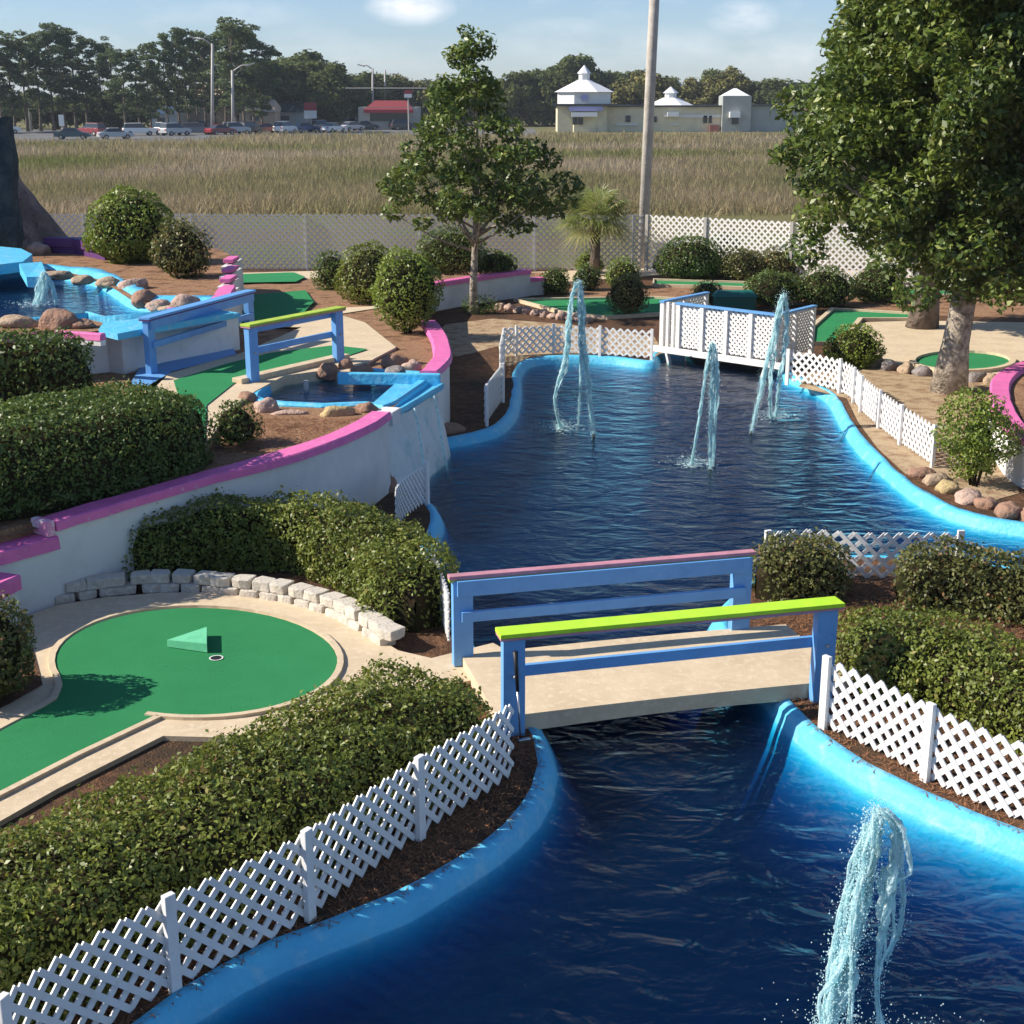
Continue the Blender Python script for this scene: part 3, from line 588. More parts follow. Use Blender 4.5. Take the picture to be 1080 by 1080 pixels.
# ------------------------------------------------------------------ hedges and bushes
def snoise(p, f, s): return np.array([noise.noise(Vector((q[0]*f+s, q[1]*f, q[2]*f))) for q in p])
def hedge(name, label, path, w, h, mt, leaf=.05, dens=900, zb=.3, group=None, cat='hedge', seed=1, fuzz=.05, sq=.55, taper=1.0, aspect=.55, lump=.10):
    rg = np.random.default_rng(seed); path = catmull([V3(p, 0) for p in path], .12)
    A = np.array([[p.x, p.y] for p in path]); seg = np.r_[0, np.cumsum(np.linalg.norm(np.diff(A, axis=0), axis=1))]; L = seg[-1]
    N = np.array([[n.x, n.y] for n in normals2(path)]); T = np.stack([N[:, 1], -N[:, 0]], 1)
    hw = w/2; tot = L+2*hw*.75
    def surf(s, th, inset=0):
        # s runs past both path ends so that they are rounded
        sc = np.clip(s, 0, L); over = np.abs(s-sc)/(hw*.8); endk = np.sqrt(np.clip(1-over**2, 0.0, 1))**.8
        cx = np.interp(sc, seg, A[:, 0]); cy = np.interp(sc, seg, A[:, 1]); nx = np.interp(sc, seg, N[:, 0]); ny = np.interp(sc, seg, N[:, 1])
        d = np.where(s < 0, s, np.where(s > L, s-L, 0)); tx, ty = ny, -nx
        ct, st_ = np.cos(th), np.sin(th)
        ox = np.sign(ct)*np.abs(ct)**sq*(hw-inset)*endk; oz = np.abs(st_)**sq*(h-inset)*(.55+.45*endk)
        P_ = np.stack([cx+nx*ox+tx*d, cy+ny*ox+ty*d, zb+oz], 1)
        nr = np.stack([nx*ct+tx*(d/(hw*.8)), ny*ct+ty*(d/(hw*.8)), st_*.9+.15], 1); nr /= np.linalg.norm(nr, axis=1)[:, None]
        return P_, nr
    n = int(dens*tot*(2*h+w)); s = rg.uniform(-hw*.8, L+hw*.8, n); tg = np.linspace(0, math.pi, 400); ex = np.sign(np.cos(tg))*np.abs(np.cos(tg))**sq*hw; ez = np.abs(np.sin(tg))**sq*h; al = np.r_[0, np.cumsum(np.hypot(np.diff(ex), np.diff(ez)))]; th = np.interp(rg.uniform(0, 1, n)*al[-1], al, tg)
    # even out towards flat top and sides
    P_, nr = surf(s, th)
    lf = snoise(P_, 2.2, seed)*lump+snoise(P_, 7, seed)*lump*.6
    P_ = P_+nr*(lf-rg.exponential(fuzz, n)+fuzz*.7)[:, None]; sprig = (rg.uniform(size=n) < .07)*rg.uniform(.0, .10, n)*(nr[:, 2] > .2); P_[:, 2] += sprig; P_[:, 2] = np.maximum(P_[:, 2], zb+.03)
    rnd = np.clip(rg.beta(2, 2.3, n)*.85+snoise(P_, 1.3, seed+9)*.35+.05, 0, .88); rnd = np.where(rg.uniform(size=n) > .965, .97, rnd)
    LV = leaf_quads(P_, nr, leaf, rg, .75, aspect)
    gs, gt = 2+int(tot/.18), 13
    S_, TH = np.meshgrid(np.linspace(-hw*.8, L+hw*.8, gs), np.linspace(0, math.pi, gt), indexing='ij')
    CV, cn = surf(S_.ravel(), TH.ravel(), min(.13, hw*.3)); CV = CV+cn*(snoise(CV, 2.2, seed)*lump)[:, None]
    CF = [(i*gt+j, i*gt+j+1, (i+1)*gt+j+1, (i+1)*gt+j) for i in range(gs-1) for j in range(gt-1)]
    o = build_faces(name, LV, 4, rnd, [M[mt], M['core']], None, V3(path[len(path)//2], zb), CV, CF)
    return tag(o, label, cat, group)
def bush(label, c, wx, wy, h, mt, leaf=.06, dens=700, seed=1, zlift=0., group=None, lump=.1, fuzz=.05, low=.35, aspect=.55, coreon=True, name='bush', fill=1):
    """rounded shrub: c = base centre; low = share of the height under its widest level"""
    leaf *= .8; rg = np.random.default_rng(seed); n = int(1.5*dens*math.pi*(wx/2*wy/2+ (wx+wy)/2*h)*fill)
    d = rg.normal(size=(n, 3)); d /= np.linalg.norm(d, axis=1)[:, None]
    cz = c[2]+zlift+h*low; hz = np.where(d[:, 2] > 0, h*(1-low), h*low)
    P_ = np.stack([c[0]+d[:, 0]*wx/2, c[1]+d[:, 1]*wy/2, cz+d[:, 2]*hz], 1)
    lf = snoise(P_, 2.5, seed)*lump*1.3+snoise(P_, 7, seed)*lump*.7
    P_ = P_+d*(lf-rg.exponential(fuzz, n)+fuzz*.6)[:, None]; P_[:, 2] = np.maximum(P_[:, 2], c[2]+.02)
    rnd = np.clip(rg.beta(2, 2.3, n)*.85+snoise(P_, 1.5, seed+9)*.3+.05, 0, .88); rnd = np.where(rg.uniform(size=n) > .96, .97, rnd)
    LV = leaf_quads(P_, d, leaf, rg, .75, aspect); CV = None; CF = None
    bm = bmesh.new(); bmesh.ops.create_icosphere(bm, subdivisions=3, radius=1)
    k = .82 if coreon else .3
    CV = [(c[0]+v.co.x*wx/2*k, c[1]+v.co.y*wy/2*k, cz+v.co.z*(h*(1-low) if v.co.z > 0 else h*low)*k) for v in bm.verts]; CF = [[v.index for v in f.verts] for f in bm.faces]; bm.free()
    CV = [(x+lump*.8*noise.noise(Vector((x*2.5+seed, y*2.5, z*2.5))), y, z) for x, y, z in CV]
    if zlift > .05 or not coreon:
        mb = MB()
        for q in range(6):
            a = q*1.05; mb.tube([(c[0]+.04*math.cos(a), c[1]+.04*math.sin(a), c[2]-.05), (c[0]+wx*.2*math.cos(a), c[1]+wy*.2*math.sin(a), c[2]+zlift+h*.45)], [.018, .01], 5)
        o0 = len(CV); CV += mb.V; CF += [[i+o0 for i in f] for f in mb.Fc]
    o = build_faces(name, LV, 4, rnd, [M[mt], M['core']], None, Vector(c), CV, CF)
    return tag(o, label, 'bush', group)
# front hedge by the near lattice fence
LATP = catmull([P(x, y, .3) for x, y in ((-10, 1180), (45, 1130), (100, 1092), (166, 1052), (238, 1015), (311, 977), (385, 923), (463, 868), (515, 836), (546, 812))], .1)
LN = normals2(LATP)
def along(path, N, f, off): i = int(f*(len(path)-1)); return path[i]+N[i]*off
hedge('hedge', 'long boxwood hedge in the foreground behind the shaded lattice fence', [along(LATP, LN, f, .96-.12*f) for f in (0, .15, .3, .45, .6, .75, .88, .95)], 1.36, .68, 'l_oliv', .042, 2400, seed=3, lump=.11, fuzz=.05, sq=.45)
hedge('hedge', 'curving hedge above the stacked block edging and the round green', [P(x, y, .3) for x, y in ((165, 604), (230, 592), (305, 590), (375, 606), (418, 632), (432, 655))], .95, .74, 'l_oliv', .048, 1900, seed=4, lump=.13)
hedge('hedge', 'broad clipped hedge on the terrace above the long pink-capped wall', [(-9.5, 13.2, 0), (-7.4, 14.1, 0), (-5.6, 15.2, 0), (-4.5, 16.55, 0)], 1.75, .98, 'l_dark', .05, 1500, zb=1.17, seed=5, lump=.06, sq=.33)
hedge('hedge', 'clipped hedge at the left edge in front of the upper pond', [(-10, 19.4, 0), (-8, 19.5, 0), (-6.5, 19.7, 0)], 1.3, 1.02, 'l_dark', .07, 700, zb=1.3, seed=6, lump=.08, sq=.45)
hedge('hedge', 'low spreading hedge behind the sunlit lattice fence on the right', [P(x, y, .3) for x, y in ((930, 715), (990, 728), (1050, 752), (1120, 785), (1200, 830))], 1.05, .62, 'l_oliv', .045, 2000, seed=7, lump=.11)
hedge('hedge', 'reddish green hedge at the right edge on the pond island', [P(x, y, .3) for x, y in ((975, 636), (1030, 641), (1100, 650), (1180, 655))], .8, .62, 'l_red', .05, 1700, seed=8, lump=.12)
hedge('bush', 'oblong bush right of the near footbridge in front of the lattice', [P(x, y, .3) for x, y in ((826, 628), (862, 624))], .8, .58, 'l_red', .05, 1700, seed=9, lump=.12, cat='bush')
bush('shaded bush at the left edge beside the round green', P(-18, 735, .35), .9, .9, 1.0, 'l_red', .06, 1100, seed=10)
bush('small round bush beside the terrace fairway', PT(249, 468), .55, .55, .52, 'l_dark', .06, 900, seed=12)
bush('large rounded bush on the upper terrace beside the rock mountain', P(140, 277, UZ), 1.95, 1.6, 1.6, 'l_yel', .10, 420, seed=13)
bush('small dark reddish shrub right of the large rounded bush', P(193, 292, UZ), 1.15, 1.0, 1.15, 'l_red', .09, 380, seed=14, fuzz=.1)
bush('small bright bush first in the row along the terrace mulch', PT(350, 305), .85, .8, .9, 'l_dark', .08, 450, seed=15)
bush('olive bush second in the row along the terrace mulch', PT(392, 320), 1.5, 1.3, 1.35, 'l_oliv', .08, 420, seed=16)
bush('bright yellow green bush nearest the pond in the row along the terrace mulch', PT(430, 352), 1.25, 1.1, 1.45, 'l_yel', .08, 480, seed=17, zlift=.12, low=.45)
bush('dark rounded bush behind the slim tree by the back fence', P(476, 290, .95), 1.9, 1.5, 1.25, 'l_dark', .09, 420, seed=18)
bush('low dark bush behind the slim tree, right of the larger one', P(522, 288, .95), 1.1, 1.0, .6, 'l_dark', .09, 420, seed=19)
bush('small round bush left of the palm', P(585, 310, .3), .85, .85, .72, 'l_dark', .08, 480, seed=20)
bush('round bush in front of the palm trunk', P(618, 306, .3), .8, .8, .72, 'l_dark', .08, 480, seed=21)
bush('tuft of brighter bush behind the round ones at the palm foot', P(622, 288, .3), .85, .8, .65, 'l_yel', .08, 480, seed=22)
bush('yellow green round bush behind the dark ball bush', P(657, 303, .3), .95, .9, .8, 'l_yel', .08, 480, seed=23)
bush('dark ball-shaped bush standing alone in front of the fairway strip', P(661, 333, .3), .95, .95, .93, 'l_red', .08, 520, seed=24, zlift=.06, low=.45)
bush('big bright rounded bush in front of the lattice right of the tall pole', P(728, 295, .3), 2.1, 1.6, 1.25, 'l_dark', .09, 450, seed=25)
bush('reddish bush beside the big bright rounded bush', P(780, 296, .3), 1.55, 1.3, .95, 'l_red', .09, 400, seed=26)
bush('small pale bush peeking behind the reddish bush', P(762, 284, .3), 1.2, 1.1, 1.1, 'l_dark', .09, 400, seed=27)
bush('reddish bush left of the tree crown along the back', P(822, 296, .3), 1.5, 1.3, 1.0, 'l_red', .09, 400, seed=28)
bush('small dark bush behind the white railed bridge', P(745, 322, .3), .85, .8, .65, 'l_red', .08, 420, seed=29)
bush('wide dark bush behind the right end of the white railed bridge', P(815, 322, .3), 1.7, 1.3, .9, 'l_dark', .08, 420, seed=30)
bush('dark bush next to the wide one, under the tree crown', P(868, 322, .3), 1.6, 1.3, 1.0, 'l_dark', .08, 420, seed=31)
bush('bush under the tree crown left of the rear trunk', P(925, 318, .3), 1.5, 1.3, 1.0, 'l_dark', .08, 420, seed=32)
bush('bush beyond the big tree by the back fence', P(1060, 300, .3), 1.8, 1.5, 1.4, 'l_dark', .09, 400, seed=33)
bush('bushy shrub at the corner of the sunlit lattice fence by the fairway', P(900, 386, .3), 1.15, 1.0, .85, 'l_yel', .07, 620, seed=34)
bush('open twiggy shrub by the shore rocks in front of the right wall', P(1027, 512, .3), .95, .8, 1.15, 'l_yel', .065, 1300, seed=35, zlift=.14, low=.5, fuzz=.13, lump=.18, coreon=False)
bush('small weedy plant at the foot of the slim tree', P(507, 330, .3), .9, .7, .45, 'l_dark', .08, 300, seed=36, coreon=False, fuzz=.1)

# ------------------------------------------------------------------ trees
def clump_points(centres, radii, per, rg, squash=.8):
    pts = []; nr = []; cid = []
    for i, (c, r) in enumerate(zip(centres, radii)):
        m = int(per*(r/.5)**2); d = rg.normal(size=(m, 3)); d /= np.linalg.norm(d, axis=1)[:, None]
        rr = r*rg.uniform(.35, 1.12, m)**.6; q = d*rr[:, None]; q[:, 2] *= squash
        pts.append(q+c); nr.append(d*.6+np.array([0, 0, .7])); cid.append(np.full(m, i))
    return np.concatenate(pts), np.concatenate(nr), np.concatenate(cid)
def tree(name, label, base, height, crown, trunk_r, mt, leaf, per, seed, bark='bark', group=None, nlimb=14, fork=.35, bend=(0, 0), aspect=.5, squash=.8):
    """crown: list of (dx, dy, z, r) clumps relative to base"""
    rg = np.random.default_rng(seed); b = Vector(base); t = thing(name, label, 'tree', b, group)
    C = np.array([[b.x+c[0], b.y+c[1], b.z+c[2]] for c in crown]); Rr = np.array([c[3] for c in crown])
    mb = MB(); top = b+Vector((bend[0], bend[1], height*.86)); tp = []
    for k in range(9):
        f = k/8; q = b.lerp(top, f)+Vector((math.sin(f*5+seed)*.05*height*.12, math.cos(f*4+seed)*.05*height*.12, 0))*(f>0); tp.append(q)
    tp[0] = tp[0]-Vector((0, 0, .1))
    mb.tube(tp, [trunk_r*(1.35 if k == 0 else 1.0-.82*k/8) for k in range(9)], 10)
    order = rg.permutation(len(C))[:nlimb]
    for i in order:
        c = Vector(C[i]); f = min(max((c.z-b.z)/height*.72, fork*.75), .82); k = int(f*8); a = tp[k].lerp(tp[min(k+1, 8)], f*8-k)
        mid = a.lerp(c, .5)+Vector((0, 0, -.06*(c-a).length)); r0 = trunk_r*(1-.8*f)*.45
        mb.tube([a, mid, c], [r0, r0*.65, r0*.25], 6)
    mb.build('trunk', M[bark], t, smooth=True)
    pts, nr, cid = clump_points(C, Rr, per, rg, squash)
    tone = rg.normal(size=len(C))*.12
    rnd = np.clip(rg.beta(2, 2.4, len(pts))*.85+tone[cid]+.03, 0, .88); rnd = np.where(rg.uniform(size=len(pts)) > .93, .97, rnd)
    build_faces('crown', leaf_quads(pts, nr, leaf, rg, .8, aspect), 4, rnd, M[mt], t)
    return t
# slim magnolia: tiers of limbs round a straight stem
rg = np.random.default_rng(21); cr = []
tb = P(500, 331, .3)
prof = [(2.45, 1.3), (2.75, 1.95), (3.1, 2.15), (3.45, 2.05), (3.85, 1.7), (4.2, 1.5), (4.6, 1.3), (5.0, 1.1), (5.4, .95), (5.8, .75), (6.2, .5), (6.5, .25)]
for z, rr in prof:
    nck = max(2, int(rr*6.5))
    for q in range(nck):
        a = q*2.399+z*3+rg.uniform(-.3, .3); f = math.sqrt(rg.uniform(.08, 1)); wob = 1+.22*math.sin(a*2+z*2.3)
        cr.append((rr*f*wob*math.cos(a), rr*f*wob*math.sin(a), z+rg.uniform(-.25, .25)-.12*f, rg.uniform(.25, .45)))
cr += [(2.3, -.2, 2.75, .3), (2.0, .1, 2.5, .3), (-2.0, 0, 2.5, .3), (1.3, -.3, 2.2, .25), (-.15, 0, 6.75, .2)]
tree('magnolia_tree', 'slim young tree with dark glossy crown standing behind the pond in the middle', tb, 6.7, cr, .11, 'l_mag', .16, 260, 5, nlimb=26, fork=.3, bend=(.1, 0), squash=.7)
# great tree at the right and its rear neighbour
def bigcrown(rx, ry, z0, z1, n, seed, rmin=.35, rmax=.72, shift=(0, 0)):
    rg = np.random.default_rng(seed); out = []
    while len(out) < n:
        u = rg.uniform(-1, 1, 3); r = np.linalg.norm(u)
        if r > 1 or r < .45: continue
        zc = (z0+z1)/2; hz = (z1-z0)/2; k = 1+.12*math.sin(3*math.atan2(u[1], u[0])+u[2]*4)
        out.append((u[0]*rx*k+shift[0], u[1]*ry*k+shift[1], zc+u[2]*hz, rg.uniform(rmin, rmax)))
    return out
tb2 = P(1000, 413, .3)
cr = bigcrown(2.85, 2.9, 1.8, 9.0, 330, 31, shift=(.45, 0))+[(-3.0, .2, 4.3, .32), (-3.3, 0, 4.25, .25), (-2.9, -.2, 3.9, .35), (-2.75, 0, 2.6, .4), (-2.6, .3, 3.1, .4), (-2.3, 0, 5.6, .4), (-1.2, -1.5, 2.0, .4), (.2, -2, 2.1, .4), (1.2, -1.8, 2.1, .45)]
tree('magnolia_tree', 'large glossy-leaved tree filling the right side, its pale trunk leaning over the gravel', tb2, 8.4, cr, .27, 'l_mag2', .14, 400, 6, nlimb=22, fork=.22, bend=(.5, .1))
tb3 = P(972, 346, .3)
cr = bigcrown(3.6, 2.6, 1.7, 8.5, 150, 32, .4, .8, shift=(.6, 0))
tree('magnolia_tree', 'second tree with darker trunk standing behind the large right-hand tree', tb3, 8, cr, .30, 'l_mag2', .2, 190, 7, bark='barkd', nlimb=24, fork=.2, bend=(.3, 0))
cr = bigcrown(2.6, 2.6, 1.7, 8, 110, 33, .4, .8)
tree('magnolia_tree', 'tree at the right edge whose crown overhangs the raised pink-edged bed', (11.6, 27.5, .3), 7.5, cr, .25, 'l_mag2', .2, 190, 8, bark='barkd', nlimb=18, fork=.25)
# palm
pb = P(626, 291, .3); t = thing('palm_tree', 'short fan palm in front of the back fence, left of the tall pole', 'palm', pb)
mb = MB(); mb.tube([pb-Vector((0, 0, .1)), pb+Vector((.05, 0, .8)), pb+Vector((0, 0, 1.55))], [.17, .15, .17], 10); mb.build('trunk', M['barkd'], t, smooth=True)
rg = random.Random(5); Vf = []; rn = []
ctr = pb+Vector((0, 0, 1.6))
for k in range(46):
    a = k*2.399; e = rg.uniform(-.45, 1.35); L_ = rg.uniform(.5, .8); d = Vector((math.cos(a)*math.cos(e), math.sin(a)*math.cos(e), math.sin(e))); hub = ctr+d*L_
    side = d.cross(Vector((0, 0, 1))).normalized(); upv = side.cross(d).normalized()
    Vf += [ctr+side*.012, ctr-side*.012, hub-side*.012, hub+side*.012]; rn.append(.3)
    for j in range(22):
        b_ = (j/21-.5)*3.6; ld = (d*math.cos(b_)+side*math.sin(b_)).normalized(); ll_ = rg.uniform(.7, 1.05)*(1-.25*abs(b_)/1.8); tip = hub+ld*ll_+Vector((0, 0, -.34*ll_))+upv*.05; ms = hub+ld*ll_*.5+upv*.02; wd = ld.cross(upv).normalized()*.022
        Vf += [hub, ms+wd, tip, ms-wd]; rn.append(min(1, max(0, rg.gauss(.5, .25)-(.0 if e > 0 else -.3))))
build_faces('crown', np.array([list(v) for v in Vf]), 4, np.array(rn), M['l_palm'], t)

# ------------------------------------------------------------------ lattice fences
def lattice_fence(label, path, H, D, posts, z0=0.04, wd=.03, th=.012, mt='vinyl', zg=.3, postw=.075, group=None, step=.12, wn=2, name='lattice_fence', ph=.05, lean=0, postm=None):
    path = [V3(p, 0) for p in path]; N = normals2(path); seg = [0]
    for i in range(1, len(path)): seg.append(seg[-1]+(path[i]-path[i-1]).length)
    L = seg[-1]
    def at(s, h, off):
        s = min(max(s, 0), L); lo = 0; hi = len(seg)-1
        while hi-lo > 1:
            m_ = (lo+hi)//2
            if seg[m_] <= s: lo = m_
            else: hi = m_
        f = (s-seg[lo])/max(seg[hi]-seg[lo], 1e-9); p = path[lo].lerp(path[hi], f); n = N[lo].lerp(N[hi], f).normalized()
        return p+n*(off+lean*h)+Vector((0, 0, zg+z0+h))
    t = thing(name, label, 'fence', at(0, -z0, 0), group)
    ps = [f*L for f in posts]
    bounds = sorted(set([0.0]+ps+[L]))
    for a, b in zip(bounds[:-1], bounds[1:]):
        if b-a < .15: continue
        mb = MB()
        for dr, off in ((1, th*.55), (-1, -th*.55)):
            k0 = int((a-H)/D)-1; k1 = int((b+H)/D)+1
            for k in range(k0, k1+1):
                s0 = k*D
                s_a, s_b = (s0, s0+H) if dr > 0 else (s0-H, s0)
                ca, cb = max(s_a, a), min(s_b, b)
                if cb-ca < .01: continue
                m_ = max(1, int((cb-ca)/step)) ; pr = None; V = []
                for q in range(m_+1):
                    s = ca+(cb-ca)*q/m_; h = (s-s_a) if dr > 0 else (s_b-s)
                    # cross-section square to a 45 degree strip
                    o = wd*.7071/1
                    for ss, hh, of in ((-.5, .5*dr, -th/2), (.5, -.5*dr, -th/2), (.5, -.5*dr, th/2), (-.5, .5*dr, th/2)):
                        sx = s+ss*o; V.append(at(sx, h+hh*o, off+of))
                Fc = []
                for q in range(m_):
                    for j in range(4): j2 = (j+1) % 4; Fc.append((q*4+j, q*4+j2, q*4+4+j2, q*4+4+j))
                Fc += [(3, 2, 1, 0), tuple(m_*4+j for j in range(4))]
                mb.add(V, Fc)
        mb.build('lattice_panel', M[mt], t)
    for s in ps:
        mb = MB(); a_ = at(s, -z0-.05, -.035); b_ = at(s, H+ph, -.035); n = (at(s, 0, 1)-at(s, 0, 0)).normalized(); tn = Vector((n.y, -n.x, 0))
        mb.obox((a_+b_)/2, tn*postw/2, n*postw*.3, (b_-a_)/2); mb.build('post', M[postm or mt], t, bevel=.006)
    return t
lattice_fence('shaded white lattice fence along the left bank of the near pond', LATP[:-1], .60, .15, (.03, .275, .49, .745), wd=.044, z0=.02)
pr = catmull([P(x, y, .3) for x, y in ((868, 766), (925, 793), (985, 826), (1040, 852), (1090, 872), (1160, 905))], .1)
lattice_fence('sunlit white lattice fence with broad post along the right bank of the near pond', pr, .60, .15, (.01, .44, .92), wd=.047, z0=.02)
lattice_fence('white lattice fence behind the bushes on the near shore of the big pond', catmull([P(x, y, .3) for x, y in ((806, 612), (850, 608), (905, 612), (960, 612), (1010, 612))], .15), .51, .17, (.0, .99), wd=.045)
lattice_fence('small curved piece of lattice fence at the left shore under the waterfall wall', catmull([P(x, y, .3) for x, y in ((418, 560), (423, 552), (432, 544), (449, 532))], .1), .5, .1, (.98,), wd=.026)
lattice_fence('lattice fence end hidden between the curving hedge and the footbridge post', catmull([P(x, y, .3) for x, y in ((461, 640), (470, 668), (474, 682))], .1), .5, .1, (.02,), wd=.026)
cf = catmull([P(x, y, .3) for x, y in ((829, 403), (862, 408), (893, 418), (912, 438), (943, 464), (965, 479), (986, 494))], .15)
lattice_fence('sunlit white lattice fence curving along the far right bank of the big pond', cf, .56, .16, (.005, .2, .33, .44, .62, .79, .995), wd=.045, postw=.07)
lf = catmull([P(x, y, .3) for x, y in ((512, 450), (514, 442), (520, 432))], .2)
lattice_fence('small lattice panel standing alone on the shaded left bank', [P(511, 450, .3), P(529, 424, .3)], .62, .124, (.02, .98), wd=.034)
lattice_fence('half shaded white lattice fence behind the spray at the far end of the pond', [P(527, 398, .3), P(531, 376, .3), P(585, 373, .3), P(640, 376, .3), P(693, 380, .3)], .56, .16, (.02, .15, .28, .45, .60, .78, .98), wd=.042, postw=.06)
# tall back fence
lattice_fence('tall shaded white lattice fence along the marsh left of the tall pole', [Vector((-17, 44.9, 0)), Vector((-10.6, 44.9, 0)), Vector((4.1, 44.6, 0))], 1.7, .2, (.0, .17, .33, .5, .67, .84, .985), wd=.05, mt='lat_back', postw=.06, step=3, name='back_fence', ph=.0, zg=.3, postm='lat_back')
lattice_fence('tall sunlit white lattice fence along the marsh right of the tall pole', [Vector((4.2, 44.4, 0)), Vector((6.1, 43.2, 0)), Vector((8.6, 41.6, 0)), Vector((13, 39.6, 0)), Vector((22, 36, 0))], 1.7, .2, (.0, .1, .24, .42, .6, .8, 1), wd=.055, mt='vinyl', postw=.1, step=3, name='back_fence', ph=.02, zg=.3, postm='galv')

# ------------------------------------------------------------------ footbridges
def rail_set(t, a, b, zdeck, top=.80, down=.2, capm='lime', wcap=.20, edge='railp', over=.13, post=.19, lower=.40, side=1, apron=.08, ao=.066):
    """handrail from a to b: two posts, a flat cap board, an apron board under it and a middle rail"""
    a, b = Vector(a), Vector(b); d = (b-a).normalized(); d2 = Vector((d.x, d.y, 0)).normalized(); n = Vector((-d2.y, d2.x, 0))*side
    za, zb_ = a.z, b.z
    mid = []
    for p in (a, b):
        mb = MB(); mb.obox(Vector((p.x, p.y, p.z+(top-.05-down)/2)), d2*post*.5, n*.05, Vector((0, 0, (top-.05+down)/2))); mb.build('post', M['blue'], t, bevel=.008)
    up = Vector((0, 0, 1))
    mb = MB(); A = a+up*(top-.02)-d*over; B = b+up*(top-.02)+d*over; mb.bar(A, B, wcap, .038); c = mb.build('top_rail', M[capm], t, bevel=.008)
    mb = MB(); mb.bar(A-up*.031+d*.004, B-up*.031-d*.004, wcap-.012, .02); mb.build('cap_edge', M[edge], c)
    mb = MB(); mb.bar(a+up*(top-.045-apron/2)+n*ao-d*.06, b+up*(top-.045-apron/2)+n*ao+d*.06, .04, apron); mb.build('apron_board', M['blue'], t, bevel=.005)
    mb = MB(); mb.bar(a+up*lower+n*ao-d*.02, b+up*lower+n*ao+d*.02, .045, .10); mb.build('middle_rail', M['blue'], t, bevel=.005)
    bo = MB()
    for p in (a, b): 
        q = p-n*.055+up*lower; bo.tube([q, q-n*.03], .014, 8)
    bo.build('bolt', M['galv'], t)
# near footbridge
nl, nr_ = P(541, 757, .45), P(866, 722, .45)
fl_, fr_ = P(488, 690, .45), P(779, 662, .45)
t = thing('footbridge', 'blue railed footbridge with lime and pink handrails crossing the channel in the foreground', 'bridge', V3(nl.lerp(fr_, .5), 0))
mb = MB(); nst = 16; V = []; Fc = []
d_ = (nr_-nl).normalized(); dn = Vector((-d_.y, d_.x, 0)); wdk = (fl_-nl).dot(dn)+.0
La = -.12; Lb = (nr_-nl).length+.35
for i in range(nst+1):
    s = La+(Lb-La)*i/nst; f = i/nst; arch = .015*math.sin(math.pi*f); th_ = .17-.03*math.sin(math.pi*f)
    for o_, z in ((.06, .44+arch), (wdk, .44+arch), (wdk, .44+arch-th_), (.06, .44+arch-th_)):
        q = nl+d_*s+dn*o_; V.append((q.x, q.y, z))
for i in range(nst):
    for j in range(4): j2 = (j+1) % 4; Fc.append((i*4+j, i*4+j2, i*4+4+j2, i*4+4+j))
Fc += [(3, 2, 1, 0), tuple(nst*4+j for j in range(4))]
MB().add(V, Fc).build('deck', M['conc'], t)
rail_set(t, nl, nr_, .45, capm='lime', side=1, down=.24)
rail_set(t, fl_, fr_, .45, capm='railp', edge='olive', side=-1, down=.1, apron=.15, wcap=.10)
# putter leaning on the post
q = P(549, 782, .3); g = thing('putter', 'putter with black grip leaning on the near footbridge post', 'putter', q)
qa = Vector((q.x, q.y, .32)); qt = Vector((nl.x+.02, nl.y-.115, 1.10))
qb = qa.lerp(qt, .55)
mb = MB(); mb.tube([qa, qb], .0085, 8); mb.build('shaft', M['steel'], g, smooth=True)
mb = MB(); mb.tube([qb, qa.lerp(qt, .8), qt], [.014, .018, .022], 10); mb.build('grip', M['black'], g, smooth=True)
mb = MB(); mb.box(qa+Vector((.03, -.02, 0)), (.11, .035, .03), .4); mb.build('head', M['steel'], g, bevel=.006)
# terrace footbridge
snl, snr = P(267, 399, 1.42), P(357, 378, 1.42); sfl, sfr = P(160, 390, 1.42), P(264, 356, 1.42)
t = thing('footbridge', 'small blue footbridge carrying the green fairway on the terrace', 'bridge', V3(snl, 1.2))
d_ = (snr-snl).normalized(); dn = Vector((-d_.y, d_.x, 0))
mb = MB(); mb.slab([V3(snl-d_*.5, 1.36), V3(snr+d_*.5, 1.36), V3(snr+d_*.5+dn*1.6, 1.36), V3(snl-d_*.5+dn*1.3, 1.36)], .18); mb.build('deck', M['concd'], t)
mb = MB(); mb.bar(V3(snl-d_*.25-dn*-.1, 1.40), V3(snr+d_*.3-dn*-.1, 1.40), .2, .1); mb.build('deck_kerb', M['conc'], t, bevel=.015)
rail_set(t, snl, snr, 1.42, top=.84, down=.34, capm='olive', side=1, over=.12, apron=.12)
rail_set(t, sfl, sfr, 1.42, top=.84, down=.2, capm='blue', edge='purple', side=-1, over=.12, apron=.15)
